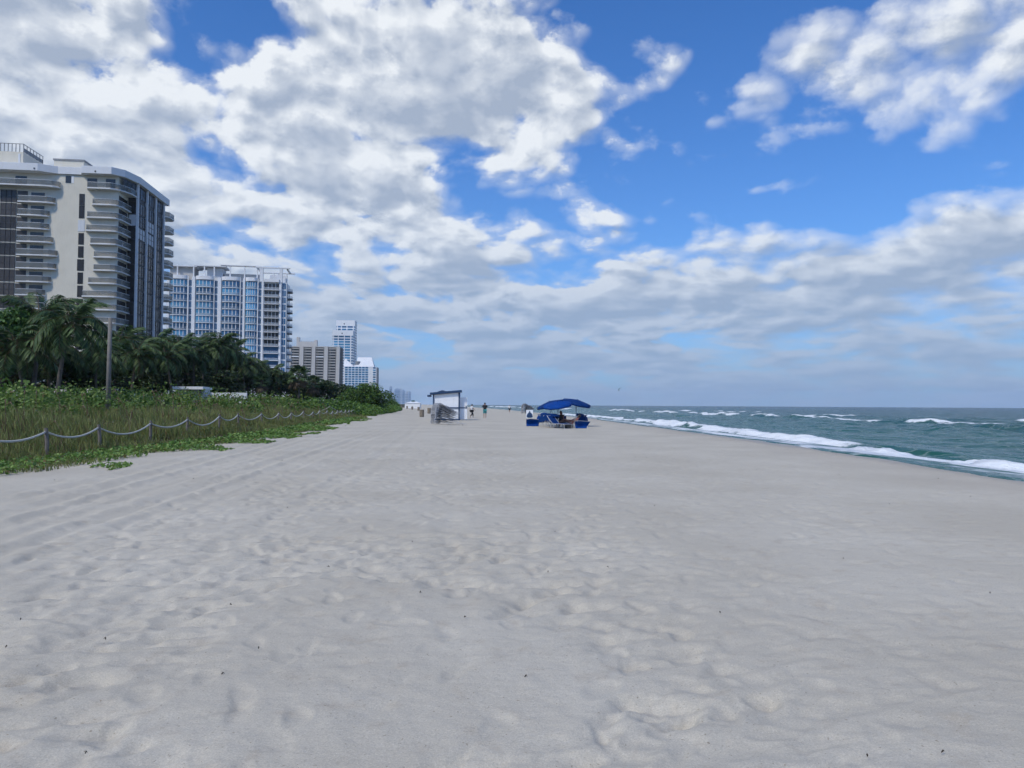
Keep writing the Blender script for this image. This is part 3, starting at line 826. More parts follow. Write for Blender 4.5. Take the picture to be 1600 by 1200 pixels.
for c0, c1 in ((105, 129), (290, 300), (329, 359), (526, 531), (560, 592), (759, 765), (786, 805), (916, 924), (953, 971), (1112, 1130)):
    MB().box(cb(c0), cb(c1), -0.85, -0.004, 0.3, ZR + 1.2).build('pilaster', MATS['bright_white'], r_)
for k in range(NB):
    z = ZF - 0.4 - FH * k
    if z < 2.5: continue
    balcony(r_, [(XE + 0.01, 2.0), (XE + 1.7, 2.4), (XE + 2.1, 5.0), (XE + 1.6, 8.0), (XE + 0.01, 8.6)], z, 'cap_grey', 'rail_clear')
    inst('window', nw_m, r_, (XE + 0.003, 5.5, z), (0, 0, R(90)), (5.5, 1, 1))
# roof storey and pergola
zp = lambda c, x=20: B.z(390 + c / 5.713, x)
def slab(c0, c1, cy, y0, y1, t_=0.35): return MB().box(cb(c0), cb(c1), y0, y1, zp(cy) - t_, zp(cy)).build('pergola_slab', MATS['bright_white'], r_)
MB().box(cb(120), cb(335), 1.0, 9.0, ZR + 0.003, zp(162)).build('roof_house', MATS['concrete_light'], r_)
MB().box(cb(450), cb(590), 2.0, 9.0, ZR + 0.003, zp(158)).build('roof_house', MATS['white_stucco'], r_)
MB().box(cb(600), cb(925), 3.0, 9.0, ZR + 0.003, zp(200)).build('roof_house', MATS['concrete_light'], r_)
slab(95, 370, 155, -0.6, 9.5); slab(345, 630, 146, -0.6, 9.5); slab(580, 940, 135, -0.8, 1.6, 0.3)
slab(900, 1205, 142, -1.0, 0.2, 0.45); slab(900, 1225, 155, 8.2, 9.6, 0.4)
for c in (190, 335, 432, 520, 662, 792, 905): MB().box(cb(c), cb(c) + 0.5, -0.5, 0.0, ZR + 0.003, zp(150)).build('pergola_post', MATS['bright_white'], r_)
for c0, c1 in ((935, 965), (1112, 1138)): MB().box(cb(c0), cb(c1), -0.9, 0.4, ZR + 0.003, zp(150)).build('pergola_post', MATS['bright_white'], r_)
for c in (1020, 1060, 1140): MB().box(cb(c), cb(c) + 0.7, 8.3, 9.4, ZR + 0.003, zp(160)).build('pergola_post', MATS['bright_white'], r_)
for c in (905, 1172): MB().box(cb(c), cb(c) + 0.7, 0.25, 8.15, zp(150) - 0.5, zp(150)).build('pergola_beam', MATS['bright_white'], r_)
MB().box(cb(1000), cb(1140), 7.0, 7.6, ZR + 0.003, zp(185)).build('roof_house', MATS['white_stucco'], r_)
MB().box(XL - 6, XE + 7, -9, -1.9, 0.3, B.z(582, XE)).build('podium', MATS['slab_white'], r_)

# ---- C: concrete block with upright fins
Cc = Site('concrete_block', 450, 690, 0.10, 'grey brown concrete apartment block with upright fins and shadowed balconies', 'building')
r_ = Cc.root
cc = lambda c, yl=0.0: Cc.x(440 + c / 10.0, yl)
ZT = Cc.z(541, 25)
MB().prism([(cc(95), 2.6), (cc(905), 2.6), (cc(905), 22), (cc(95), 22)], 0.3, ZT - 0.01).build('wall', MATS['concrete_brown'], r_)
FHc = 2.62
for c0, c1, sl in ((95, 142, -12), (272, 335, -14), (466, 522, -20), (660, 718, -18), (850, 903, -18)):
    m_ = MB(); x0, x1 = cc(c0), cc(c1); ds = sl * 0.062
    m_.v += [(x0, 0, ZT), (x1, 0, ZT), (x1, 2.6, ZT), (x0, 2.6, ZT), (x0 + ds, 0, 0.3), (x1 + ds * 0.6, 0, 0.3), (x1 + ds * 0.6, 2.6, 0.3), (x0 + ds, 2.6, 0.3)]
    m_.f += [(0, 1, 2, 3), (7, 6, 5, 4), (4, 5, 1, 0), (5, 6, 2, 1), (6, 7, 3, 2), (7, 4, 0, 3)]
    m_.build('fin', MATS['concrete_light'], r_)
par_m = MB().box(-0.5, 0.5, 0.35, 0.6, 0.0, 1.15).box(-0.5, 0.5, 0.6, 2.59, 0.0, 0.25).mesh('balcony', MATS['concrete'])
parw_m = MB().box(-0.5, 0.5, 0.3, 0.6, 0.0, 1.15).box(-0.5, 0.5, 0.6, 2.59, 0.0, 0.25).mesh('balcony', MATS['bright_white'])
gl_m = MB().box(-0.5, 0.5, 2.5, 2.597, 0.3, 2.3).mesh('window', MATS['glass_black'])
for bay, (c0, c1) in enumerate(((142, 272), (335, 466), (522, 660), (718, 850))):
    for k in range(20):
        z = ZT - 2.2 - FHc * k
        if z < 3: continue
        sh = -0.035 * k
        x0, x1 = cc(c0) + 0.02 + sh, cc(c1) - 0.02 + sh
        inst('balcony', parw_m if (k == 3 and bay in (0, 2)) else par_m, r_, ((x0 + x1) / 2, 0, z - 0.6), (0, 0, 0), (x1 - x0 - 0.9, 1, 1))
        inst('window', gl_m, r_, ((x0 + x1) / 2 + 0.6, 0, z - 0.3), (0, 0, 0), ((x1 - x0) * 0.55, 1, 1))
    MB().box(cc(c0) + 0.01, cc(c1) - 0.01, 0.3, 2.58, ZT - 0.9, ZT - 0.02).build('roof_beam', MATS['concrete_light'], r_)
sb_m = MB().box(0.0, 1.1, -0.5, 0.5, 0.0, 1.0).mesh('balcony', MATS['concrete_brown'])
for k in range(20):
    z = ZT - 2.0 - FHc * k
    if z > 3: inst('balcony', sb_m, r_, (cc(905) + 0.01, 13.0, z - 0.6), (0, 0, 0), (1, 16.0, 1.0))
MB().box(cc(215), cc(500), 6, 16, ZT, Cc.z(533, 20)).build('roof_house', MATS['concrete_light'], r_)
MB().box(cc(205), cc(252), 5.9, 10, ZT + 0.004, Cc.z(526, 10)).build('roof_house', MATS['concrete_light'], r_)
MB().box(cc(488), cc(530), 5.9, 10, ZT + 0.004, Cc.z(530.5, 30)).build('roof_house', MATS['concrete_light'], r_)
for c in range(270, 480, 40): MB().box(cc(c), cc(c) + 0.7, 7, 8, Cc.z(533, 20), Cc.z(532, 20)).build('roof_vent', MATS['concrete'], r_)

# ---- D: tall two-tier blue glass tower
Dd = Site('glass_tower', 518.5, 950, 0.08, 'tall white tower with blue glass bands and stepped two-tier top', 'building')
r_ = Dd.root
cd = lambda c, yl=0.0: Dd.x(440 + c / 10.0, yl)
z_hi, z_lo = Dd.z(498.5, 15), Dd.z(516, 15)
MB().prism([(cd(785), 0), (cd(1108), 0), (cd(1108), 14), (cd(785), 14)], 0.3, z_lo).build('front_tier', MATS['bright_white'], r_)
MB().prism([(cd(842, 14.05), 14.05), (cd(1135, 14.05), 14.05), (cd(1135, 14.05), 34), (cd(842, 14.05), 34)], 0.3, z_hi).build('rear_tier', MATS['bright_white'], r_)
bnd = MB().box(-0.5, 0.5, -0.08, 0.0, 0.0, 2.3).mesh('window', MATS['glass_blue'])
bnt = MB().box(-0.5, 0.5, -0.08, 0.0, 0.0, 2.6).mesh('window', MATS['glass_teal'])
def z10(y): return Dd.z(490 + y / 10.0, 15)
for k in range(24):
    zb = z10(372) - 3.58 * k
    if zb < 4: break
    for c0, c1 in ((790, 798), (810, 870), (882, 965), (978, 1063), (1082, 1106)):
        x0, x1 = cd(c0), cd(c1)
        inst('window', bnd if (k < 2 or c0 > 1070) else bnt, r_, ((x0 + x1) / 2, -0.003, zb), (0, 0, 0), (x1 - x0, 1, 1))
    inst('window', bnd, r_, (cd(1108) + 0.003, 7, zb), (0, 0, R(90)), (9, 1, 1))
for k in range(28):
    zb = z10(203) - 3.58 * k
    if zb < 4: break
    if zb > z_lo + 0.3:
        for c0, c1 in ((845, 853), (868, 915), (930, 1003), (1018, 1102)):
            x0, x1 = cd(c0, 14.05), cd(c1, 14.05)
            inst('window', bnd, r_, ((x0 + x1) / 2, 14.04, zb), (0, 0, 0), (x1 - x0, 1, 1))
    x0, x1 = cd(1117, 14.05), cd(1134, 14.05)
    inst('window', bnd, r_, ((x0 + x1) / 2, 14.04, zb), (0, 0, 0), (x1 - x0, 1, 1))
    inst('window', bnd, r_, (cd(1135, 14.05) + 0.003, 24, zb), (0, 0, R(90)), (14, 1, 1))
for c, y_, yl in ((967, 142, 14.0), (935, 310, -0.05)):
    MB().box(cd(c - 8, yl), cd(c + 8, yl), yl - 0.05, yl - 0.003, z10(y_ + 11), z10(y_ - 11)).build('roof_emblem', MATS['dark_frame'], r_)

# ---- E: white hotel with sloped roofs
E_ = Site('hotel_block', 537, 850, 0.08, 'low white hotel block with blue window grid and sloping white roofs', 'building')
r_ = E_.root
ce = lambda c, yl=0.0: E_.x(440 + c / 10.0, yl)
z10e = lambda y: E_.z(490 + y / 10.0, 20)
MB().prism([(ce(960), 0), (ce(1480), 0), (ce(1480), 18), (ce(960), 18)], 0.3, z10e(832)).build('wall', MATS['bright_white'], r_)
MB().prism([(ce(1480) + 0.01, 0.8), (ce(1505, 6), 0.8), (ce(1505, 6), 14), (ce(1480) + 0.01, 14)], 0.3, z10e(838)).build('side_wall', MATS['cap_grey'], r_)
we = MB().box(-0.5, 0.5, -0.10, 0.0, 0.0, 1.0).mesh('window', MATS['glass_teal'])
wd_ = MB().box(-0.5, 0.5, -0.12, 0.0, 0.0, 1.0).mesh('window', MATS['glass_blue'])
for k in range(14):
    y_ = 858 + 36 * k
    zb = z10e(y_)
    if zb < 3: break
    for c in (1010, 1064, 1117, 1170, 1223, 1276, 1328):
        inst('window', we, r_, (ce(c), -0.003, zb), (0, 0, 0), (ce(c + 22) - ce(c - 22), 1, z10e(y_ - 26) - zb))
        inst('window', wd_, r_, (ce(c), -0.004, z10e(y_ - 9)), (0, 0, 0), (ce(c + 16) - ce(c - 16), 1.1, z10e(y_ - 23) - z10e(y_ - 9)))
    inst('window', we if k % 2 else wd_, r_, (ce(1447), -0.003, zb), (0, 0, 0), (ce(1468) - ce(1426), 1, z10e(y_ - 22) - zb))
MB().profile([(0, z10e(831)), (8, z10e(831)), (8, z10e(700))], ce(970), ce(1000)).build('roof', MATS['bright_white'], r_)
def hip(c0, c1, t0, t1, zb, zt, y1):
    m_ = MB()
    m_.v += [(ce(c0), -0.3, zb), (ce(c1), -0.3, zb), (ce(c1), y1, zb), (ce(c0), y1, zb), (ce(t0), y1 * 0.45, zt), (ce(t1), y1 * 0.45, zt), (ce(t1), y1 * 0.55, zt), (ce(t0), y1 * 0.55, zt)]
    m_.f += [(3, 2, 1, 0), (4, 5, 6, 7), (0, 1, 5, 4), (1, 2, 6, 5), (2, 3, 7, 6), (3, 0, 4, 7)]
    return m_.build('roof', MATS['bright_white'], r_)
hip(960, 1125, 965, 1000, z10e(831), z10e(722), 16)
hip(1165, 1442, 1168, 1392, z10e(831), z10e(676), 17)
MB().box(ce(1126), ce(1163), 2, 12, z10e(831), z10e(800)).build('roof_house', MATS['bright_white'], r_)
MB().tube([(ce(1180), 4, z10e(800)), (ce(1180), 4, z10e(745))], 3.0, 12).build('roof_tank', MATS['cap_grey'], r_)

# ---- towers far down the coast, part of their haze put into the wall colour
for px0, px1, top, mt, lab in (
        (608.3, 612.2, 604.5, 'skyline_haze_blue', 'tallest thin far tower fading in haze beside the sea grape bush'),
        (612.8, 615.6, 613.0, 'skyline_haze_pale', 'low pale far block between the thin tower and the broad one'),
        (616.2, 624.6, 608.0, 'skyline_haze_blue', 'broad far tower fading in haze, widest of the skyline'),
        (625.2, 627.2, 607.6, 'skyline_haze_pale', 'narrow pale far tower right of the broad one'),
        (628.2, 632.2, 610.0, 'skyline_haze_blue', 'mid height bluish far tower in the middle of the skyline'),
        (633.0, 638.2, 612.6, 'skyline_haze_pale', 'far block with pale top in the haze'),
        (638.8, 641.8, 612.2, 'skyline_haze_blue', 'rightmost far tower of the hazy skyline')):
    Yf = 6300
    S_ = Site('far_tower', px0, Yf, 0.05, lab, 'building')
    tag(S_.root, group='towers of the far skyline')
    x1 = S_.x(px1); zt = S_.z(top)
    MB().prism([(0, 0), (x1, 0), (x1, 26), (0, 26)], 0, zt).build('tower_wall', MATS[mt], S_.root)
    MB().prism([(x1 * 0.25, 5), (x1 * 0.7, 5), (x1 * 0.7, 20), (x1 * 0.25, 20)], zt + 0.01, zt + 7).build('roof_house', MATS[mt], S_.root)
    rows_m = MB()
    n_ = int(zt / 14)
    for k in range(1, n_): rows_m.box(0.8, x1 - 0.8, -0.4, -0.02, k * 14.0, k * 14.0 + 5.0)
    rows_m.build('window_band', MATS['glass_blue'], S_.root)

# ------------------------------------------------------------------ vegetation
leaf_mat('palm_leaf', (0.023, 0.049, 0.019), (0.058, 0.107, 0.039), (0.139, 0.203, 0.071), 0.25, 0.5, (0.12, 0.085, 0.04, 0.04))
leaf_mat('dead_frond', (0.070, 0.045, 0.025), (0.130, 0.090, 0.050), (0.200, 0.150, 0.090), 0.15)
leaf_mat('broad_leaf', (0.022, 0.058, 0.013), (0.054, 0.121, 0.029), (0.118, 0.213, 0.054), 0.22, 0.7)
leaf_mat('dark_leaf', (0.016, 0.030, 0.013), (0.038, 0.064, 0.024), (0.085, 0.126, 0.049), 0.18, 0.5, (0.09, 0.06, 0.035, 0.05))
leaf_mat('shrub_leaf', (0.039, 0.091, 0.018), (0.117, 0.215, 0.039), (0.299, 0.403, 0.104), 0.32, 0.45, (0.22, 0.17, 0.07, 0.035))
leaf_mat('hedge_leaf', (0.031, 0.070, 0.015), (0.082, 0.168, 0.030), (0.185, 0.307, 0.059), 0.25, 0.4, (0.16, 0.12, 0.05, 0.03))
leaf_mat('vine_leaf', (0.045, 0.090, 0.020), (0.106, 0.200, 0.035), (0.225, 0.325, 0.088), 0.25, 1.5, (0.20, 0.15, 0.06, 0.05))
leaf_mat('sea_oats', (0.090, 0.122, 0.034), (0.172, 0.219, 0.059), (0.313, 0.338, 0.112), 0.3, 0.35, (0.20, 0.145, 0.07, 0.24))
plain('palm_bark', (0.13, 0.11, 0.09), 0.95, var=0.3, scale=6, bump=0.6, bscale=12)
plain('dark_bark', (0.07, 0.055, 0.042), 0.95, var=0.3, scale=6, bump=0.6, bscale=12)

def unit(v): return v / np.maximum(np.linalg.norm(v, axis=-1, keepdims=True), 1e-6)
def leaf_quads(P, L, asp=0.6, up=0.4, rng=RNG):
    """pointed leaves as diamonds, lying more or less flat"""
    n = len(P)
    L = np.broadcast_to(np.asarray(L, float), (n,))[:, None]
    u = unit(rng.normal(size=(n, 3)) * np.array([1, 1, 0.6]))
    nn = unit(rng.normal(size=(n, 3)) + np.array([0, 0, up * 2]))
    v = unit(np.cross(nn, u))
    V = np.stack([P - u * L * 0.5, P + v * L * asp * 0.5, P + u * L * 0.5, P - v * L * asp * 0.5], 1).reshape(-1, 3)
    F = np.arange(n * 4).reshape(n, 4)
    return V, F
def blades(P, H, Wd, lean, rng=RNG):
    n = len(P); a = rng.uniform(0, 2 * np.pi, n)
    side = np.stack([np.cos(a), np.sin(a), 0 * a], -1)
    b = rng.uniform(0, 2 * np.pi, n); b = np.where(rng.random(n) < 0.6, rng.normal(2.6, 0.6, n), b)    # the sea wind bends them inland
    dirn = np.stack([np.cos(b), np.sin(b), 0 * b], -1) * (lean * H * rng.uniform(0.3, 1.2, n))[:, None]
    Hz = np.zeros((n, 3)); Hz[:, 2] = H
    w = (side * Wd[:, None] * 0.5)
    m = P + Hz * 0.6 + dirn * 0.35
    V = np.stack([P - w, P + w, m - w * 0.8, m + w * 0.8, P + Hz * 0.95 + dirn], 1).reshape(-1, 3)
    i = np.arange(n)[:, None] * 5
    F = np.concatenate([i + [0, 1, 2], i + [1, 3, 2], i + [2, 3, 4]], 0)
    return V, F
def cloud_pts(n, centers, radii, rng=RNG, shell=0.55):
    k = rng.integers(0, len(centers), n)
    d = unit(rng.normal(size=(n, 3))); r = rng.uniform(shell, 1.0, n) ** 0.7
    return centers[k] + d * (r[:, None] * radii[k])

def scatter(n, fn, rng=RNG):
    """points over the dune: (t metres behind the dune line, y along the coast)"""
    t_, y_ = fn(n)
    x_ = duneline(y_) - t_ + SH * y_
    return x_, y_, land(x_, y_)

# beach grass
def pick_grass(n):
    y = 9 + 100 * RNG.random(n) ** 1.7; t_ = np.concatenate([RNG.uniform(0.3, 6.0, n // 2), RNG.uniform(1.0, 11.5, n - n // 2)])
    return t_, y
x, y, z = scatter(115000, pick_grass)
t_ = duneline(y) - (x - SH * y)
cl = fbm(x * 0.55, y * 0.4, 3, 301)
keep = (cl > -0.42) & (t_ > 0.85 + 1.5 * fbm(x * 0.4, y * 0.3, 2, 302))
x, y, z, t_, cl = x[keep], y[keep], z[keep], t_[keep], cl[keep]
H = (0.10 + 0.48 * sstep(t_, 0.8, 4.5) - 0.10 * sstep(t_, 6, 11) + 0.45 * np.clip(cl, -0.3, 0.6) * sstep(t_, 0.5, 3.0)) * RNG.uniform(0.6, 1.25, len(x))
H = H * np.interp(y, [0, 35, 60, 110], [1.0, 1.0, 0.78, 0.6])
V, F = blades(np.stack([x, y, z - 0.03], -1), np.maximum(H, 0.15), np.clip(0.007 + y * 0.0006, 0.012, 0.05) * RNG.uniform(0.7, 1.3, len(x)), 0.45)
tag(link(bpy.data.objects.new('dune_grass', np_mesh('dune_grass', V, F, MATS['sea_oats'], smooth=False))), 'olive brown dune grass growing along the rope fence', 'grass', kind='stuff')
# taller seed stalks of sea oats with a drooping plume
x, y, z = scatter(110, lambda n: (RNG.uniform(2.5, 11, n), 11 + 70 * RNG.random(n) ** 1.5))
mo = MB()
for k in range(len(x)):
    hh = RNG.uniform(0.9, 1.45); a = RNG.normal(2.7, 0.5); wv = 0.004 + 0.0002 * y[k]
    p0 = Vector((x[k], y[k], z[k])); p1 = p0 + Vector((math.cos(a) * 0.12, math.sin(a) * 0.12, hh * 0.7)); p2 = p0 + Vector((math.cos(a) * 0.42, math.sin(a) * 0.42, hh)); p3 = p2 + Vector((math.cos(a) * 0.2, math.sin(a) * 0.2, -0.12))
    mo.tube([p0, p1, p2], wv, 3, False); mo.tube([p1.lerp(p2, 0.7), p2, p3], [wv, wv * 2.6, wv * 0.6], 4, False)
tag(mo.build('sea_oat_stalks', MATS['dead_frond'], None, True), 'dry sea oat stalks standing out of the dune grass', 'grass', kind='stuff')

# creeping vine on the sand at the foot of the dune
n = 30000
y = 8 + 70 * RNG.random(n) ** 1.6; t_ = RNG.uniform(-0.7, 2.1, n)
x = duneline(y) - t_ + SH * y
pat = fbm(x * 0.8, y * 0.45, 3, 311)
keep = pat * 2.2 + 0.0 + 0.42 * np.minimum(t_, 1.0) > 0.06
x, y, pat = x[keep], y[keep], pat[keep]
P = np.stack([x, y, land(x, y) + 0.02 + RNG.random(len(x)) * 0.20 * sstep(duneline(y) - (x - SH * y), -0.6, 1.2)], -1)
V, F = leaf_quads(P, np.clip(0.05 + 0.0022 * y, 0.06, 0.2) * RNG.uniform(0.7, 1.3, len(P)), 0.8, 0.9)
tag(link(bpy.data.objects.new('beach_vine', np_mesh('beach_vine', V, F, MATS['vine_leaf'], smooth=False))), 'bright green creeping vine spilling from the dune onto the sand', 'vine', kind='stuff')

# low sea grape shrubs behind the grass: many clumps that read as one mass
cy = 20 + 120 * RNG.random(640) ** 1.25; ct = RNG.uniform(7.5, 28, 640)
ct = np.where(cy > 92, RNG.uniform(2.5, 26, 640), ct)
cx = duneline(cy) - ct + SH * cy
gap = fbm(cx * 0.16, cy * 0.12, 3, 321)
k_ = gap > -0.16
cx, cy, ct = cx[k_], cy[k_], ct[k_]
cr = np.where(RNG.random(len(cx)) < 0.12, 1.5, 1.0) * RNG.uniform(0.55, 1.3, len(cx)) * (0.7 + 0.35 * sstep(ct, 9, 16))
C3 = np.stack([cx, cy, land(cx, cy) + cr * 0.45], -1); R3 = np.stack([cr * 1.35, cr * 1.35, cr * 0.85], -1)
P = cloud_pts(62000, C3, R3, shell=0.72)
P[:, 2] = np.maximum(P[:, 2], land(P[:, 0], P[:, 1]) + 0.03)
V, F = leaf_quads(P, np.clip(0.10 + 0.0016 * P[:, 1], 0.12, 0.34) * RNG.uniform(0.7, 1.3, len(P)), 0.85, 0.5)
tag(link(bpy.data.objects.new('dune_shrubs', np_mesh('dune_shrubs', V, F, MATS['shrub_leaf'], smooth=False))), 'bright green low sea grape shrubs behind the dune grass', 'shrubs', kind='stuff')
# the hedge of sea grape that comes down to the sand beyond the end of the fence
cy = 97 + 130 * RNG.random(330) ** 1.15; ct = RNG.uniform(0.2, 9.0, 330) ** 1.0 + np.interp(cy, [97, 125, 230], [1.2, 0.0, 0.0])
cx = duneline(cy) - ct + SH * cy + np.interp(cy, [97, 140, 185, 230], [0.6, 1.2, 1.8, -0.6])
cr = RNG.uniform(0.6, 1.15, 330) * (0.6 + 0.5 * sstep(ct, 0, 4))
C3 = np.stack([cx, cy, land(cx, cy) + cr * 0.55], -1); R3 = np.stack([cr * 1.5, cr * 1.6, cr], -1)
P = cloud_pts(34000, C3, R3, shell=0.7); P[:, 2] = np.maximum(P[:, 2], land(P[:, 0], P[:, 1]) + 0.02)
V, F = leaf_quads(P, 0.30 * RNG.uniform(0.6, 1.3, len(P)), 0.85, 0.5)
tag(link(bpy.data.objects.new('sea_grape_hedge', np_mesh('sea_grape_hedge', V, F, MATS['hedge_leaf'], smooth=False))), 'dark green sea grape hedge reaching the sand beyond the fence end', 'hedge', kind='stuff')

# ---- palms
def frond_mesh(seed, L=3.3, droop=1.0):
    rr = random.Random(seed); mb = MB(); n = 15
    pts = []
    for i in range(n + 1):
        s_ = i / n
        pts.append(Vector((L * (s_ - 0.16 * droop * s_ ** 3), 0.12 * rr.uniform(-1, 1) * s_, 0.55 * L * 0.45 * math.sin(s_ * 1.7) - droop * L * 0.42 * s_ ** 2.4)))
    mb.tube(pts, [0.045 * (1 - 0.8 * i / n) for i in range(n + 1)], 4, False)
    for i in range(2, n + 1):
        for h_ in (0.0, 0.5):
            if i == n and h_: continue
            s_ = (i + h_) / n
            p = pts[i].lerp(pts[min(i + 1, n)], h_)
            tan = (pts[min(i + 1, n)] - pts[i - 1]).normalized()
            for sd in (-1, 1):
                ll = L * 0.27 * (math.sin(min(1.0, s_ * 1.05) * 2.7) ** 0.7 if s_ < 1 else 0.3) * rr.uniform(0.75, 1.1) + 0.12
                out = (Vector((0, sd, 0)) * 0.85 + tan * 0.55 + Vector((0, 0, -0.35 - 0.4 * rr.random()))).normalized()
                tip = p + out * ll + Vector((0, 0, -0.22 * ll))
                wv = tan * 0.07
                mid_ = p + out * ll * 0.55
                mb.f.append((len(mb.v), len(mb.v) + 1, len(mb.v) + 2, len(mb.v) + 3)); mb.v += [tuple(p - wv * 0.5), tuple(mid_ - wv), tuple(tip), tuple(mid_ + wv)]
    return mb
FRONDS = [frond_mesh(k, 3.3, d_).mesh('frond', MATS['palm_leaf']) for k, d_ in enumerate((0.6, 0.9, 1.2, 1.5))]
DEADF = frond_mesh(9, 2.7, 1.7).mesh('frond', MATS['dead_frond'])
def palm(px, py, Y, label, sc=1.0, nf=20, seed=0, lean=0.0):
    rr = random.Random(seed * 31 + 7)
    top = at(px, py, Y)
    x0 = top.x - lean; z0 = landz(x0, Y) - 0.1
    hc = top.z - 1.15 * sc - z0
    root = empty('palm_tree', (x0, Y, z0)); tag(root, label, 'palm tree', 'coconut palms behind the dune')
    path = [(lean * (s_ ** 1.7), 0.25 * math.sin(s_ * 3 + seed), hc * s_) for s_ in [i / 9 for i in range(10)]]
    MB().tube(path, [0.17 * sc * (1.35 if i == 0 else 1.0 - 0.035 * i) for i in range(10)], 8).build('trunk', MATS['palm_bark'], root, True)
    cx, cy_, cz = path[-1]
    for k in range(nf):
        e = 1.2 - 2.2 * (k / nf) + rr.uniform(-0.12, 0.12)
        a = k * 2.399 + rr.uniform(-0.25, 0.25)
        o = inst('frond', DEADF if k == nf - 1 and seed % 3 == 0 else FRONDS[rr.randrange(4)], root, (cx, cy_, cz), (0, -e * 0.75, a), [sc * rr.uniform(0.82, 1.1)] * 3)
    nut = MB()
    for k in range(5):
        a = k * 1.26; nut.ball((0.22 * math.cos(a), 0.22 * math.sin(a), -0.22), 0.12, 6, 4)
    o = nut.build('coconut_cluster', MATS['dead_frond'], root, True); o.location = (cx, cy_, cz)
    return root
PALMS = [
    (62, 476, 64, 1.05, 'coconut palm rising highest against the cream tower wall, next to the leafy tree'),
    (112, 484, 57, 0.98, 'nearest coconut palm with thick leaning trunk in front of the cream tower'),
    (28, 520, 58, 1.0, 'coconut palm below the leafy tree at the left edge'),
    (84, 530, 70, 0.95, 'short coconut palm between the two tallest palms'),
    (148, 540, 74, 0.9, 'coconut palm just left of the utility pole'),
    (186, 520, 84, 1.0, 'coconut palm just right of the utility pole'),
    (212, 540, 80, 0.9, 'low coconut palm under the glass side of the cream tower'),
    (238, 530, 94, 1.05, 'coconut palm under the right edge of the cream tower'),
    (262, 545, 92, 0.95, 'low coconut palm in front of the leftmost bowed windows'),
    (281, 530, 101, 1.05, 'coconut palm before the second pilaster of the white block'),
    (302, 545, 104, 0.95, 'low coconut palm above the white beach pavilion'),
    (322, 536, 110, 1.0, 'coconut palm left of the palm peak before the white block'),
    (341, 525, 112, 1.15, 'tallest coconut palm in front of the white apartment block'),
    (360, 540, 117, 1.0, 'coconut palm on the right shoulder of the palm peak'),
    (378, 556, 124, 1.0, 'coconut palm where the palm line drops to the right'),
    (398, 566, 130, 1.0, 'coconut palm below the pergola end of the white block'),
    (422, 576, 138, 1.0, 'low coconut palm before the right end of the white block'),
    (442, 583, 150, 1.0, 'last coconut palm before the fan palms'),
]
for i, (px, py, Y, sc_, lab) in enumerate(PALMS):
    palm(px, py, Y, lab, sc_ * 1.12, 27, i, [0.5, 1.2, -0.6, 0.3, -0.4, 0.6][i % 6])
# fan palms with a brown skirt of dead leaves
def fan_mesh(mt, seed):
    rr = random.Random(seed); mb = MB()
    mb.tube([(0, 0, 0), (0.5, 0, 0.12), (1.0, 0, 0.12)], [0.03, 0.025, 0.02], 4, False)
    for k in range(17):
        a = -1.9 + 3.8 * k / 16; l_ = 0.95 * rr.uniform(0.85, 1.1) * (1 - 0.15 * abs(a) / 1.9)
        d_ = Vector((math.cos(a), math.sin(a), -0.05)); s_ = Vector((-math.sin(a), math.cos(a), 0)) * 0.075
        o_ = Vector((1.0, 0, 0.12)); m_ = o_ + d_ * l_ * 0.6; e_ = o_ + d_ * l_ + Vector((0, 0, -0.35))
        mb.f.append(tuple(len(mb.v) + q for q in range(4))); mb.v += [tuple(o_), tuple(m_ - s_), tuple(e_), tuple(m_ + s_)]
    return mb.mesh('fan_leaf', MATS[mt])
FANS = [fan_mesh('palm_leaf', k) for k in range(3)]; FAND = [fan_mesh('dead_frond', 5 + k) for k in range(2)]
for i, (px, py, Y, lab) in enumerate(((467, 578, 118, 'fan palm with brown leaf skirt before the concrete block'), (490, 590, 122, 'smaller fan palm right of the larger fan palm with brown skirt'), (408, 588, 116, 'low fan palm in front of the dropping palm line'))):
    rr = random.Random(90 + i); top = at(px, py, Y); z0 = landz(top.x, Y) - 0.1; hc = top.z - 0.9 - z0; s_ = 1.15 if i == 0 else 0.9
    root = empty('fan_palm', (top.x, Y, z0)); tag(root, lab, 'palm tree', 'fan palms')
    MB().tube([(0, 0, 0), (0.05, 0, hc * 0.5), (0, 0, hc)], [0.2, 0.16, 0.17], 8).build('trunk', MATS['palm_bark'], root, True)
    for k in range(30):
        e = 1.2 - 2.3 * (k / 30); a = k * 2.399
        inst('fan_leaf', FANS[k % 3] if k < 21 else FAND[k % 2], root, (0, 0, hc - (0.02 * k if k < 21 else 0.6)), (0, -e, a), [s_ * rr.uniform(0.85, 1.15)] * 3)

# ---- leafy trees and the dark undergrowth between the palms
def crown_mesh(mt, seed, n=5200, leaf=0.30, nb=26, flat=0.75):
    rg_ = np.random.default_rng(seed)
    d = unit(rg_.normal(size=(nb, 3)) + np.array([0, 0, 0.25])); r = rg_.uniform(0.35, 0.85, nb)
    C3 = d * r[:, None] * np.array([1, 1, flat]); R3 = rg_.uniform(0.22, 0.42, nb)[:, None] * np.array([1.1, 1.1, 0.8])
    P = cloud_pts(n, C3, R3, rg_, 0.5)
    V, F = leaf_quads(P, leaf / 3.0 * rg_.uniform(0.7, 1.3, n), 0.7, 0.4, rg_)
    return np_mesh('crown', V, F, MATS[mt], smooth=False)
CROWN = {'broad': crown_mesh('broad_leaf', 1, 9000, 0.30, 34), 'dark1': crown_mesh('dark_leaf', 2, 4200, 0.34), 'dark2': crown_mesh('dark_leaf', 3, 4200, 0.34, 22, 0.9), 'grape': crown_mesh('hedge_leaf', 4, 12000, 0.20, 60, 0.6)}
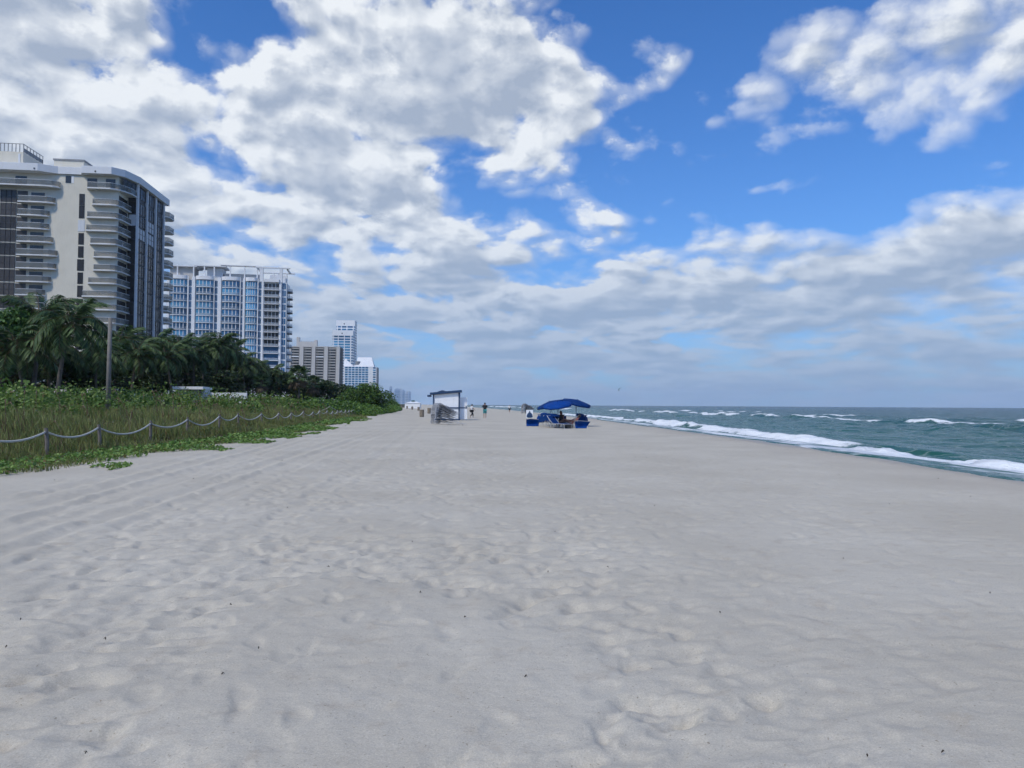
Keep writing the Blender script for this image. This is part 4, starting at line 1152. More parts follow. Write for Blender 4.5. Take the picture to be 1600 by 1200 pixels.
def limbs(hc, rad, seed, nb=7):
    rr = random.Random(seed); mb = MB()
    mb.tube([(0, 0, 0), (0.1, 0.05, hc * 0.35), (0.0, 0.1, hc * 0.8)], [rad * 0.09, rad * 0.07, rad * 0.045], 7)
    for k in range(nb):
        a = k * 2.4 + rr.random(); z0 = hc * rr.uniform(0.3, 0.7)
        mb.tube([(0.05, 0.05, z0), (math.cos(a) * rad * 0.35, math.sin(a) * rad * 0.35, z0 + rad * 0.25), (math.cos(a) * rad * 0.75, math.sin(a) * rad * 0.75, z0 + rad * rr.uniform(0.3, 0.6))], [rad * 0.035, rad * 0.025, rad * 0.01], 5, False)
    return mb
def tree(name, px, py, Y, wpx, label, crown, cat='tree', group=None, low=0.0, bark='dark_bark'):
    top = at(px, py, Y); rad = wpx * 0.5 * Y / FPX; z0 = landz(top.x, Y) - 0.1; hgt = top.z - z0
    hv = min(hgt * 0.5, rad * 0.9) if not low else hgt * low
    root = empty(name, (top.x, Y, z0)); tag(root, label, cat, group)
    limbs(max(0.3, hgt - hv), rad, int(px)).build('trunk', MATS[bark], root, True)
    inst('crown', CROWN[crown], root, (0, 0, hgt - hv * 0.95), (0, 0, px * 0.37), (rad, rad, hv / (0.95 if crown != 'grape' else 0.85)))
    return root
tree('leafy_tree', 4, 462, 61, 92, 'dense green leafy tree at the left edge of the palms', 'broad', low=0.42)
tree('sea_grape_tree', 572, 593, 122, 80, 'broad rounded sea grape bush in front of the white hotel block', 'grape', 'bush', low=0.62)
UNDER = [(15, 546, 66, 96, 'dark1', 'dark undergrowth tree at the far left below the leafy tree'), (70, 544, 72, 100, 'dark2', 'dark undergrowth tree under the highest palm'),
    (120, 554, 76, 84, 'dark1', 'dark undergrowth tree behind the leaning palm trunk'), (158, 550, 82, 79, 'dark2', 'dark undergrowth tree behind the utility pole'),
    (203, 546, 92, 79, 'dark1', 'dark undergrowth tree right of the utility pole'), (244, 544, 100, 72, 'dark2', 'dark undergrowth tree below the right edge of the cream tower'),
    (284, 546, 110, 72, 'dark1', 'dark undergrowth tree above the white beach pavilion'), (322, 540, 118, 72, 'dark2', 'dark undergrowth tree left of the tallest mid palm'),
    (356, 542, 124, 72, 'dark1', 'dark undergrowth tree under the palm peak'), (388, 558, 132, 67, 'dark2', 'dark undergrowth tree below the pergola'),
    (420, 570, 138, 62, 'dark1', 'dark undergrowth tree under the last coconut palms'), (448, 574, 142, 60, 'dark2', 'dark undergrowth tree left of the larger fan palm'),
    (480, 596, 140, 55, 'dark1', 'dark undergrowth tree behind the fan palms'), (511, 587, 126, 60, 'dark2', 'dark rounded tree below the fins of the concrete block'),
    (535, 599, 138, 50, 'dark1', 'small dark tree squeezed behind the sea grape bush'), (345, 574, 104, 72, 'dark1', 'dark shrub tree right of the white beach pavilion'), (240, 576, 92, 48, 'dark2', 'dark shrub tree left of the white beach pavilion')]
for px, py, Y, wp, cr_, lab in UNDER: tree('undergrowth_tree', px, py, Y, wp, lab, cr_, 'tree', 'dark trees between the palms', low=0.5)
tree('far_shrub', 612, 622, 215, 22, 'small far shrub where the hedge runs out towards the beach', 'grape', 'bush', low=0.7)
tree('far_shrub', 619, 627.5, 300, 14, 'farthest dark shrub at the tip of the green line', 'grape', 'bush', low=0.7)

# ------------------------------------------------------------------ rope fence on the dune
plain('post_wood', (0.17, 0.15, 0.13), 0.9, var=0.3, scale=8, bump=0.6, bscale=30)
plain('rope', (0.60, 0.585, 0.52), 0.9, var=0.15, scale=20, bump=0.8, bscale=90)
fpx = [-24, 75, 157, 236, 293, 343, 373, 409, 435, 455, 475, 489, 500, 511, 520, 528, 534.5, 540.5, 546, 550.5, 554]
fz = empty('rope_fence', (at(75, 600, 20).x, 20.0, 0)); tag(fz, 'weathered posts strung with pale sagging rope along the dune edge', 'fence')
tops = []
def post_at(p, Yp, htop=None, hgt=0.98, rad=0.055):
    x_ = at(p, 631, Yp).x; z_ = landz(x_, Yp)
    zt = z_ + hgt if htop is None else htop
    lean = (rg.gauss(0, 0.025), rg.gauss(0, 0.025))
    o = MB().tube([(0, 0, -0.3), (0, 0, (zt - z_) * 0.5), (lean[0], lean[1], zt - z_)], [rad, rad * 0.97, rad * 0.92], 9).build('post', MATS['post_wood'], fz, bevel=0.0)
    o.location = (x_ - fz.location.x, Yp - fz.location.y, z_)
    return Vector((x_ + lean[0], Yp + lean[1], zt - 0.10))
def rope_between(a, b, sag):
    pts = []
    for i in range(13):
        s_ = i / 12; p = a.lerp(b, s_); p.z -= sag * 4 * s_ * (1 - s_)
        pts.append(p - fz.location)
    MB().tube(pts, 0.031, 6).build('rope', MATS['rope'], fz, True)
for i, p in enumerate(fpx):
    Yp = 12100.0 / (680 - p)
    tops.append(post_at(p, Yp, hgt=0.80 + rg.uniform(-0.04, 0.04) if p < 250 else 0.88))
for i, (a, b) in enumerate(zip(tops[:-1], tops[1:])):
    rope_between(a, b, (0.34 if i % 3 else 0.27) * (a - b).length / 4.6)
side_ = [(515, 92, 633.5), (484, 90, 634.5)]
prev = tops[-1]
for p, Yp, pt in side_:
    q = post_at(p, Yp, htop=at(p, pt, Yp).z); rope_between(prev, q, 0.5); prev = q

# utility pole standing in the dune shrubs
plain('pole_wood', (0.20, 0.185, 0.165), 0.9, var=0.2, scale=4, bump=0.4, bscale=20)
tp = at(172, 497, 45); zb = landz(tp.x, 45) - 0.2
pole = empty('utility_pole', (tp.x, 45, zb)); tag(pole, 'bare grey wooden pole standing alone in the dune shrubs', 'pole')
MB().tube([(0, 0, 0), (0, 0, (tp.z - zb) * 0.5), (0.02, 0, tp.z - zb)], [0.145, 0.128, 0.112], 12).build('shaft', MATS['pole_wood'], pole, True)
MB().tube([(0.02, 0, tp.z - zb + 0.002), (0.02, 0, tp.z - zb + 0.03)], [0.12, 0.10], 12).build('pole_cap', MATS['cap_grey'], pole)

# white pavilion half hidden under the palms
YP = 88.0
pv = at(296, 620, YP)
pav = empty('beach_pavilion', (pv.x, YP, landz(pv.x, YP)), 0.1); tag(pav, 'low white pavilion with dark posts half hidden under the palms', 'pavilion')
zt_ = at(296, 604, YP).z - landz(pv.x, YP)
MB().box(-1.7, 1.5, 1.0, 3.0, 0.0, zt_ - 0.35).build('wall', MATS['bright_white'], pav)
MB().box(-1.9, 1.7, -0.4, 3.2, zt_ - 0.34, zt_).build('roof', MATS['bright_white'], pav)
for xx in (-1.0, 0.05, 1.2): MB().box(xx, xx + 0.22, -0.3, -0.1, 0.0, zt_ - 0.35).build('post', MATS['dark_frame'], pav)
MB().box(1.6, 6.5, 1.2, 1.45, 0, 1.7).build('garden_wall', MATS['white_stucco'], pav)

# ------------------------------------------------------------------ things on the beach
plain('hut_white', (0.82, 0.84, 0.86), 0.5, var=0.04, scale=1.5, dirt=(0.55, 0.56, 0.56, 0.3))
plain('hut_blue', (0.012, 0.045, 0.115), 0.5, var=0.2, scale=3)
plain('canvas_blue', (0.003, 0.050, 0.25), 0.85, var=0.18, scale=3, bump=0.3, bscale=8, spec=0.15)
plain('canvas_navy', (0.004, 0.034, 0.15), 0.85, var=0.2, scale=3, bump=0.3, bscale=8, spec=0.15)
plain('alloy', (0.55, 0.56, 0.57), 0.4, 0.6, var=0.1)
plain('grey_strap', (0.20, 0.205, 0.215), 0.7, var=0.25, scale=5, objvar=0.8)
plain('grey_frame', (0.48, 0.49, 0.51), 0.5, 0.1, var=0.15)
plain('blue_strap', (0.07, 0.11, 0.20), 0.7, var=0.2)
plain('bin_slat', (0.24, 0.20, 0.155), 0.9, var=0.25, scale=6)
plain('bin_dark', (0.05, 0.05, 0.05), 0.8, var=0.2)
plain('towel_white', (0.72, 0.72, 0.70), 0.95, var=0.06, scale=4)
plain('skin', (0.34, 0.19, 0.125), 0.6, var=0.08)
plain('skin_tan', (0.23, 0.11, 0.065), 0.6, var=0.08)
plain('hair_dark', (0.02, 0.014, 0.010), 0.6, var=0.2)
plain('hair_brown', (0.11, 0.05, 0.025), 0.6, var=0.3, scale=12)
plain('cloth_white', (0.70, 0.70, 0.71), 0.9, var=0.06)
plain('cloth_black', (0.015, 0.016, 0.02), 0.9, var=0.2)
plain('cloth_teal', (0.05, 0.25, 0.26), 0.9, var=0.12)
plain('cloth_pink', (0.42, 0.16, 0.15), 0.9, var=0.12)
plain('kite_dark', (0.03, 0.05, 0.08), 0.6, var=0.2)
plain('tent_white', (0.78, 0.79, 0.80), 0.8, var=0.05)
plain('tent_green', (0.03, 0.11, 0.11), 0.8, var=0.2)
plain('seaweed', (0.035, 0.026, 0.016), 0.9, var=0.4)

# ---- white hut with blue frame
YH = 71.0
pL, pR = at(676, 657, YH), at(718, 657, YH)
hz_ = landz((pL.x + pR.x) / 2, YH)
hut = empty('beach_hut', (pL.x, YH, hz_), 0.05); tag(hut, 'white panelled beach hut with dark blue frame and flat roof', 'hut')
wd = pR.x - pL.x; hL, hR = at(676, 616.5, YH).z - hz_, at(718, 613, YH).z - hz_
zm = at(700, 637.2, YH).z - hz_
dp = 2.3
MB().box(0.06, wd - 0.06, 0.06, dp, 0.16, zm - 0.06).build('lower_panel', MATS['hut_white'], hut)
MB().box(0.06, wd - 0.06, 0.06, dp, zm + 0.06, min(hL, hR) - 0.03).build('upper_panel', MATS['hut_white'], hut)
mb = MB(); mb.v += [(0.06, 0.06, hL - 0.028), (wd - 0.06, 0.06, hL - 0.028), (wd - 0.06, dp, hL - 0.028), (0.06, dp, hL - 0.028), (wd - 0.06, 0.06, hR - 0.02), (wd - 0.06, dp, hR - 0.02)]
mb.f += [(0, 1, 4), (3, 5, 2), (0, 4, 5, 3), (1, 2, 5, 4), (0, 3, 2, 1)]; mb.build('gable_panel', MATS['hut_white'], hut)
MB().box(0.12, wd - 0.12, -0.02, dp + 0.02, zm - 0.055, zm + 0.055).build('mid_rail', MATS['hut_blue'], hut)
MB().box(0.12, wd - 0.12, -0.01, dp + 0.01, 0.02, 0.157).build('sill', MATS['hut_blue'], hut)
for x_, h_ in ((0.0, hL), (wd - 0.12, hR)):
    for y_ in (-0.04, dp - 0.08): MB().box(x_, x_ + 0.12, y_, y_ + 0.12, 0.0, h_ - 0.02).build('post', MATS['hut_blue'], hut, bevel=0.008)
mb = MB(); e0, e1 = -0.28, wd + 0.18; sl = (hR - hL) / wd
mb.v += [(x, y, hL + sl * x + k) for k in (0.0, 0.22) for x, y in ((e0, -0.22), (e1, -0.22), (e1, dp + 0.25), (e0, dp + 0.25))]
mb.f += [(3, 2, 1, 0), (4, 5, 6, 7), (0, 1, 5, 4), (1, 2, 6, 5), (2, 3, 7, 6), (3, 0, 4, 7)]
roof = mb.build('roof', MATS['hut_blue'], hut, bevel=0.02)
mb = MB().prism([(-0.6, 0), (0.6, 0), (0.3, 0.12), (0.0, 0.20), (-0.3, 0.12)], -1.5, -0.1)
mb.v = [(a, -c, b_) for a, b_, c in mb.v]; o = mb.build('roof_cap', MATS['hut_blue'], roof, bevel=0.01); o.location = (0.95, 0, hL + sl * 0.9 + 0.16)
MB().box(e0 - 0.30, e0 + 0.02, 0.2, dp, hL - 0.22, hL - 0.03).build('rolled_awning', MATS['hut_blue'], hut, bevel=0.05)
q0, q1 = at(718.8, 650, YH + 0.6).x - pL.x, at(730.3, 650, YH + 0.6).x - pL.x
hd_ = MB().box(q0, q1, 0.5, 0.56, 0.12, zm - 0.05).box(q0, q1, 0.5, 0.56, zm + 0.05, at(724, 621, YH + 0.6).z - hz_).build('open_door', MATS['hut_white'], hut)
MB().box(q0, q1, 0.47, 0.59, zm - 0.048, zm + 0.048).build('door_rail', MATS['hut_blue'], hd_)
MB().box(q1 - 0.16, q1 - 0.06, 0.40, 0.468, zm + 0.12, zm + 0.2).build('door_latch', MATS['bin_dark'], hd_)

# ---- nested grey loungers
prof = [(0.02, 0.20), (0.05, 0.42), (0.16, 0.66), (0.34, 0.82), (0.52, 0.84), (0.74, 0.74), (1.0, 0.58), (1.3, 0.42), (1.58, 0.32), (1.80, 0.30)]
def dense(p, k=3):
    out = []
    for i in range(len(p) - 1):
        for j in range(k):
            s_ = j / k; out.append((p[i][0] * (1 - s_) + p[i + 1][0] * s_, p[i][1] * (1 - s_) + p[i + 1][1] * s_))
    return out + [p[-1]]
fr = MB()
for sy_ in (-0.31, 0.31): fr.tube([(a, sy_, b_) for a, b_ in prof], 0.016, 5)
for i in (0, 4, 9): fr.tube([(prof[i][0], -0.31, prof[i][1]), (prof[i][0], 0.31, prof[i][1])], 0.02, 5)
FRM = fr.mesh('frame', MATS['grey_frame'])
def strap_mesh(mt):
    st = MB(); dpf = dense(prof, 3)
    for i in range(0, len(dpf) - 1, 1):
        a, b_ = dpf[i], dpf[i + 1]; s0, s1 = 0.12, 0.82
        p, q = [tuple(a[j] + (b_[j] - a[j]) * s_ for j in (0, 1)) for s_ in (s0, s1)]
        n_ = Vector((-(b_[1] - a[1]), b_[0] - a[0])).normalized() * 0.012
        st.v += [(p[0] + n_.x, -0.32, p[1] + n_.y), (q[0] + n_.x, -0.32, q[1] + n_.y), (q[0] + n_.x, 0.32, q[1] + n_.y), (p[0] + n_.x, 0.32, p[1] + n_.y)]
        k = len(st.v) - 4; st.f.append((k, k + 1, k + 2, k + 3))
    return st.mesh('strap_seat', MATS[mt])
STR, STB = strap_mesh('grey_strap'), strap_mesh('blue_strap')
lg = MB()
for sy_ in (-0.33, 0.33): lg.tube([(0.12, sy_, 0.56), (0.18, sy_, 0.0)], 0.018, 5); lg.tube([(1.42, sy_, 0.38), (1.36, sy_, 0.0)], 0.018, 5)
LEG = lg.mesh('legs', MATS['grey_frame'])
lgf = MB().tube([(0, 0, 0.0), (0.05, 0, 0.5)], 0.018, 5).mesh('leg', MATS['grey_frame'])
def lounger(loc, rz, label, group, strap=STR, tilt=0.0, legs=True, sc=1.0):
    r = empty('sun_lounger', loc, rz); r.rotation_euler = (0, tilt, rz); r.scale = (sc,) * 3; tag(r, label, 'sun lounger', group)
    inst('frame', FRM, r); inst('strap_seat', strap, r)
    if legs:
        for x_, y_, h_ in ((0.15, -0.34, 1.05), (0.15, 0.34, 1.05), (1.42, -0.34, 0.72), (1.42, 0.34, 0.72)): inst('leg', lgf, r, (x_, y_, 0), (0, 0, 0), (1, 1, h_))
    return r
def stack(px, Y, n, dx, dy, dz, label, group):
    x_ = at(px, 660, Y).x + dx; z_ = landz(x_ + 0.8, Y)
    for k in range(n):
        o = lounger((x_ + 0.010 * k + rg.uniform(-0.04, 0.04), Y + dy + rg.uniform(-0.03, 0.03), z_ + dz * k), R(38) + rg.uniform(-0.04, 0.04), label, group, STR, 0, False)
        o.scale = (1.0, 1.0, 0.30 + 0.70 * min(1.0, k / (n - 3.0)))
YS = 57.0
stack(674, YS, 10, 0.05, 0.0, 0.095, 'grey strap sun lounger nested in the tall stack before the white hut', 'grey loungers nested before the hut')
stack(674, YS, 8, 0.42, 0.62, 0.095, 'grey strap sun lounger in the rear stack behind the tall stack by the hut', 'grey loungers in the rear stack by the hut')
bx_ = at(695, 662, 54.5).x
o = lounger((bx_ + 0.1, 54.8, landz(bx_, 54.8) - 0.02), 0.1, 'flattened blue strap lounger on the sand at the foot of the grey stack', None, STB, 0.0, True, 1.0); o.scale = (0.85, 1, 0.42)
stack(815, 128.0, 11, 0.05, 0.0, 0.10, 'grey sun lounger nested in the far dark stack near the water', 'grey loungers nested in the far stack')
stack(815, 128.0, 8, 0.75, 0.8, 0.10, 'grey sun lounger in the second far stack, right of the tallest', 'grey loungers of the second far stack')

# ---- litter bins along the dune side
def bin_mesh():
    mb = MB()
    for k in range(12):
        a = 2 * math.pi * k / 12; c, s_ = math.cos(a), math.sin(a)
        t_ = Vector((-s_, c, 0)) * 0.062; o_ = Vector((c, s_, 0)) * 0.29; i_ = Vector((c, s_, 0)) * 0.265
        pts = [o_ - t_, o_ + t_, i_ + t_, i_ - t_]; mb.prism([(p.x, p.y) for p in pts], 0.05, 0.90)
    return mb
slat = MB().box(-0.062, 0.062, -0.014, 0.014, 0.05, 0.90).mesh('slat', MATS['bin_slat'])
barrel = MB().tube([(0, 0, 0.0), (0, 0, 0.86)], 0.262, 14).mesh('barrel', MATS['bin_dark'])
rim = MB().tube([(0, 0, 0.902), (0, 0, 0.94)], 0.31, 14).mesh('rim', MATS['bin_slat'])
for i, (px, py, lab) in enumerate(((659, 651, 'nearest slatted litter bin left of the white hut'), (670.5, 646.5, 'dark slatted litter bin just behind the left edge of the hut'), (654, 641.5, 'slatted litter bin in front of the white tent'),
        (644, 639.8, 'slatted litter bin left of the white tent corner'), (636, 638.6, 'slatted litter bin under the left end of the white tent'), (627.5, 637.4, 'far slatted litter bin near the tip of the hedge'), (621.5, 636.6, 'farthest slatted litter bin by the green hedge tip'))):
    Yb = EYE * FPX / (py - (600 + FPX * math.tan(PITCH) + (px - 800) * math.tan(ROLL)))
    xb = at(px, py, Yb).x
    r = empty('litter_bin', (xb, Yb, landz(xb, Yb)), 0.3 * i); r.scale = (1.0, 1.0, 1.0); tag(r, lab, 'litter bin', 'litter bins along the beach')
    inst('barrel', barrel, r); inst('rim', rim, r)
    for k in range(12):
        a = 2 * math.pi * k / 12; inst('slat', slat, r, (0.28 * math.cos(a), 0.28 * math.sin(a), 0), (0, 0, a + math.pi / 2))

# ---- white tent far along the beach
Yt = 265.0
tx0, tx1 = at(632.5, 634, Yt).x, at(656, 634, Yt).x
tent = empty('beach_tent', (tx0, Yt, landz(tx0, Yt)), 0.03); tag(tent, 'far white tent with green ridge behind the litter bins', 'tent')
wt = tx1 - tx0; ht = at(645, 627.5, Yt).z
MB().box(0, wt, 0, 4.0, 0.0, ht - 0.6).build('tent_wall', MATS['tent_white'], tent)
mb = MB(); mb.v += [(-0.2, -0.2, ht - 0.598), (wt + 0.2, -0.2, ht - 0.598), (wt + 0.2, 4.2, ht - 0.598), (-0.2, 4.2, ht - 0.598), (wt * 0.35, 2, ht), (wt * 0.75, 2, ht)]
mb.f += [(0, 1, 5, 4), (1, 2, 5), (2, 3, 4, 5), (3, 0, 4), (3, 2, 1, 0)]; mb.build('tent_roof', MATS['tent_white'], tent)
MB().box(wt * 0.40, wt * 0.62, 1.6, 2.4, ht + 0.003, ht + 0.45).build('ridge_vent', MATS['tent_green'], tent)

# ---- people
def skin_body(name, mat, parts, parent=None, sub=2):
    """one continuous skin grown over connected joints; parts = chains of (point, radius)"""
    me = bpy.data.meshes.new(name); bm = bmesh.new(); lay = bm.verts.layers.skin.verify(); seen = {}
    def vert(p, r):
        key = tuple(round(c, 4) for c in p)
        if key not in seen:
            v = bm.verts.new(p); v[lay].radius = (r, r) if not isinstance(r, tuple) else r; seen[key] = v
        return seen[key]
    first = None
    for ch in parts:
        prev = None
        for p, r in ch:
            v = vert(p, r)
            if first is None: first = v; v[lay].use_root = True
            if prev is not None and prev is not v and bm.edges.get((prev, v)) is None: bm.edges.new((prev, v))
            prev = v
    bm.to_mesh(me); bm.free(); me.materials.append(mat)
    o = link(bpy.data.objects.new(name, me), parent)
    m1 = o.modifiers.new('skin', 'SKIN'); m1.use_smooth_shade = True
    m2 = o.modifiers.new('sub', 'SUBSURF'); m2.levels = 1; m2.render_levels = sub
    return o
def lerp3(a, b_, s_): return tuple(a[i] + (b_[i] - a[i]) * s_ for i in range(3))
def person(loc, rz, label, J, skin, top, bottom, hair, sleeves=0.5, legs=0.5, long_hair=False, sc=1.0, skip_top=False):
    """J: joints in metres, x to the figure's right, y forward"""
    r = empty('person', loc, rz); r.scale = (sc,) * 3; tag(r, label, 'person')
    P = J
    neck, head0, head1 = P['neck'], lerp3(P['neck'], P['head'], 0.55), P['head']
    trunk = [(P['pelvis'], (0.15, 0.11)), (P['waist'], (0.125, 0.10)), (P['chest'], (0.155, 0.115)), (neck, 0.058), (head0, (0.080, 0.09)), (head1, (0.072, 0.085))]
    chains = [trunk]
    for s_ in ('l', 'r'):
        sh, el_, wr, hd = P['sh' + s_], P['el' + s_], P['wr' + s_], P['hd' + s_]
        chains.append([(P['chest'], (0.155, 0.115)), (sh, 0.062), (el_, 0.043), (wr, 0.028), (hd, 0.030)])
        d_ = Vector(hd) - Vector(wr); d_ = d_.normalized() if d_.length > 0 else Vector((0, 0, -1))
        sd = d_.cross(Vector((0, 1, 0.2))).normalized()
        for k, (l_, off) in enumerate(((0.075, -0.024), (0.085, -0.008), (0.08, 0.008), (0.062, 0.024))):
            b0 = Vector(hd) + d_ * 0.03 + sd * off
            chains.append([(hd, 0.030), (tuple(b0), 0.0095), (tuple(b0 + d_ * l_ * 0.5 + Vector((0, 0.012, 0))), 0.0088), (tuple(b0 + d_ * l_ * 0.9 + Vector((0, 0.03, 0))), 0.0075)])
        th = Vector(wr) + d_ * 0.03 - sd * 0.03
        chains.append([(hd, 0.030), (tuple(th), 0.011), (tuple(th + d_ * 0.05 - sd * 0.015), 0.009)])
        hp, kn, an, ft = P['hp' + s_], P['kn' + s_], P['an' + s_], P['ft' + s_]
        chains.append([(P['pelvis'], (0.15, 0.11)), (hp, 0.088), (lerp3(hp, kn, 0.5), 0.074), (kn, 0.055), (lerp3(kn, an, 0.35), 0.053), (an, 0.036), (ft, 0.030)])
    nose = Vector(head0) + Vector((0, 0.098, 0.02)); chains.append([(head0, (0.080, 0.09)), (tuple(nose), 0.012)])
    body = skin_body('body', MATS[skin], chains, r)
    g = 1.42
    if not skip_top:
        tc_ = [[(lerp3(P['pelvis'], P['waist'], 0.2), (0.20, 0.16)), (P['waist'], (0.185, 0.15)), (P['chest'], (0.155 * g, 0.115 * g)), (lerp3(P['chest'], neck, 0.6), 0.10)]]
        for s_ in ('l', 'r'): tc_.append([(P['chest'], (0.155 * g, 0.115 * g)), (P['sh' + s_], 0.098), (lerp3(P['sh' + s_], P['el' + s_], sleeves), 0.078)])
        skin_body('shirt', MATS[top], tc_, r)
    bc = []
    for s_ in ('l', 'r'):
        c_ = [(P['pelvis'], (0.21, 0.17)), (P['hp' + s_], 0.125)]
        if legs <= 1: c_ += [(lerp3(P['hp' + s_], P['kn' + s_], legs), 0.105)]
        else: c_ += [(P['kn' + s_], 0.085), (lerp3(P['kn' + s_], P['an' + s_], legs - 1), 0.075)]
        bc.append(c_)
    skin_body('shorts' if legs <= 1 else 'trousers', MATS[bottom], bc, r)
    hv = Vector(head1) - Vector(neck); hc_ = Vector(head1) + hv.normalized() * 0.005 + Vector((0, -0.02, 0))
    hb = MB().ball(tuple(hc_), 0.108, 12, 8, (0.88, 1.0, 1.0))
    if long_hair: hb.tube([tuple(hc_), tuple(hc_ + Vector((0, -0.07, -0.16))), tuple(hc_ + Vector((0, -0.09, -0.42)))], [0.10, 0.105, 0.05], 8)
    hb.build('hair', MATS[hair], r, True)
    for s_, x_ in (('l', -1), ('r', 1)):
        pass
    return r
def stand(**kw):
    J = dict(pelvis=(0, 0, 0.95), waist=(0, 0, 1.10), chest=(0, 0.0, 1.34), neck=(0, 0.0, 1.50), head=(0, 0.02, 1.66),
        shl=(-0.19, 0, 1.42), ell=(-0.24, -0.02, 1.13), wrl=(-0.25, 0.06, 0.88), hdl=(-0.25, 0.08, 0.81),
        shr=(0.19, 0, 1.42), elr=(0.24, -0.02, 1.13), wrr=(0.25, 0.06, 0.88), hdr=(0.25, 0.08, 0.81),
        hpl=(-0.10, 0, 0.90), knl=(-0.11, 0.01, 0.49), anl=(-0.11, -0.02, 0.085), ftl=(-0.12, 0.14, 0.03),
        hpr=(0.10, 0, 0.90), knr=(0.11, 0.01, 0.49), anr=(0.11, -0.02, 0.085), ftr=(0.12, 0.14, 0.03))
    J.update(kw); return J
def foot(px, Y): x_ = at(px, 650, Y).x; return (x_, Y, landz(x_, Y))
person(foot(737, 86), R(-60), 'person in white top and black trousers striding beside the white hut', stand(
    knl=(-0.10, 0.24, 0.50), anl=(-0.10, 0.26, 0.10), ftl=(-0.11, 0.41, 0.045), knr=(0.10, 0.02, 0.50), anr=(0.10, -0.30, 0.14), ftr=(0.11, -0.20, 0.03),
    ell=(-0.25, -0.14, 1.15), wrl=(-0.25, -0.10, 0.92), hdl=(-0.25, -0.08, 0.85), elr=(0.25, 0.12, 1.15), wrr=(0.24, 0.30, 1.02), hdr=(0.24, 0.36, 0.98), head=(0, 0.06, 1.66)),
    'skin_tan', 'cloth_white', 'cloth_black', 'hair_dark', 0.6, 1.75, sc=0.92)
person(foot(757.6, 82), R(8), 'person in black shirt and teal shorts standing with arms raised to the face', stand(
    ell=(-0.27, 0.16, 1.22), wrl=(-0.12, 0.32, 1.46), hdl=(-0.08, 0.34, 1.53), elr=(0.27, 0.16, 1.22), wrr=(0.12, 0.32, 1.46), hdr=(0.08, 0.34, 1.53)),
    'skin', 'cloth_black', 'cloth_teal', 'hair_dark', 0.85, 0.95, sc=1.02)
person(foot(796, 148), R(-25), 'far small person in pale top and dark shorts near the water', stand(
    knl=(-0.10, 0.2, 0.52), anl=(-0.10, 0.14, 0.11), ftl=(-0.11, 0.3, 0.04), anr=(0.10, -0.26, 0.14), ftr=(0.11, -0.14, 0.03)),
    'skin', 'cloth_white', 'cloth_black', 'hair_brown', 0.6, 0.9, sc=0.92)

# ---- blue umbrellas
def umbrella(px, Y, zapex, rad, tilt, taz, label, mt='canvas_blue'):
    x_ = at(px, 640, Y).x; z0 = landz(x_, Y)
    r = empty('beach_umbrella', (x_, Y, z0)); tag(r, label, 'umbrella', 'blue umbrellas over the loungers')
    MB().tube([(0, 0, -0.25), (0, 0, zapex - 0.45)], 0.034, 8).build('pole', MATS['alloy'], r, True)
    top = empty  # the tilted head
    M_ = Matrix.Translation((0, 0, zapex - 0.45)) @ Matrix.Rotation(taz, 4, 'Z') @ Matrix.Rotation(tilt, 4, 'X')
    def T(p): return tuple(M_ @ Vector(p))
    MB().tube([T((0, 0, 0)), T((0, 0, 0.44))], 0.022, 8).build('upper_pole', MATS['alloy'], r, True)
    rows = []
    for k in range(7):
        s_ = k / 6; ring = []
        for a in range(33):
            th = 2 * math.pi * a / 32; sag = 1 - 0.05 * s_ * (1 - abs(math.cos(th * 4)))
            zz = 0.46 - 0.26 * s_ ** 1.3 - (0.09 if k == 6 else 0)
            rr_ = rad * (min(s_ * 6 / 5, 1.0)) * sag
            ring.append(T((rr_ * math.cos(th), rr_ * math.sin(th), zz)))
        rows.append(ring)
    MB().sheet(rows).build('canopy', MATS[mt], r, True, solid=0.012)
    for a in range(8):
        th = 2 * math.pi * a / 8
        MB().tube([T((0, 0, 0.40)), T((rad * 0.5 * math.cos(th), rad * 0.5 * math.sin(th), 0.30)), T((rad * 0.97 * math.cos(th), rad * 0.97 * math.sin(th), 0.13))], 0.007, 4, False).build('rib', MATS['alloy'], r)
    MB().ball(T((0, 0, 0.49)), 0.035, 8, 5).build('finial', MATS['canvas_navy'], r, True)
YU = 53.0
umbrella(861, 55.5, 1.92, 1.08, R(19), R(-75), 'left blue umbrella of the group, tipped towards the hut', 'canvas_navy')
umbrella(872, 51.8, 1.86, 1.05, R(14), R(-35), 'middle blue umbrella of the group over the sitting person')
umbrella(900, 54.6, 2.04, 1.10, R(16), R(55), 'right blue umbrella of the group on a white pole', 'canvas_navy')

# ---- blue hooded loungers under them
hood = MB(); rows = []
for k in range(9):
    a = R(-12) + R(118) * k / 8
    rows.append([(0.62 - 0.62 * math.cos(a) * 1.0, y_, 0.42 + 0.58 * math.sin(a) * (1 - 0.06 * abs(y_) * 2)) for y_ in (-0.36, -0.18, 0, 0.18, 0.36)])
hood.sheet(rows)
for sgn in (-0.36, 0.36):
    c_ = (0.62, sgn, 0.44)
    for k in range(8): hood.tri(c_, rows[k][0 if sgn < 0 else 4], rows[k + 1][0 if sgn < 0 else 4])
HOOD = hood.mesh('hood', MATS['canvas_blue'])
HOODN = hood.mesh('hood', MATS['canvas_navy'])
seat = MB(); pr2 = [(0.05, 0.86), (0.30, 0.62), (0.58, 0.36), (0.75, 0.31), (1.3, 0.31), (1.9, 0.30)]
seat.sheet([[(a, y_, b_ - 0.02 * (1 - abs(y_) / 0.31)) for y_ in (-0.31, 0, 0.31)] for a, b_ in dense(pr2, 3)])
SEATB = seat.mesh('sling', MATS['canvas_navy']); SEATW = seat.mesh('sling', MATS['towel_white'])
fb = MB()
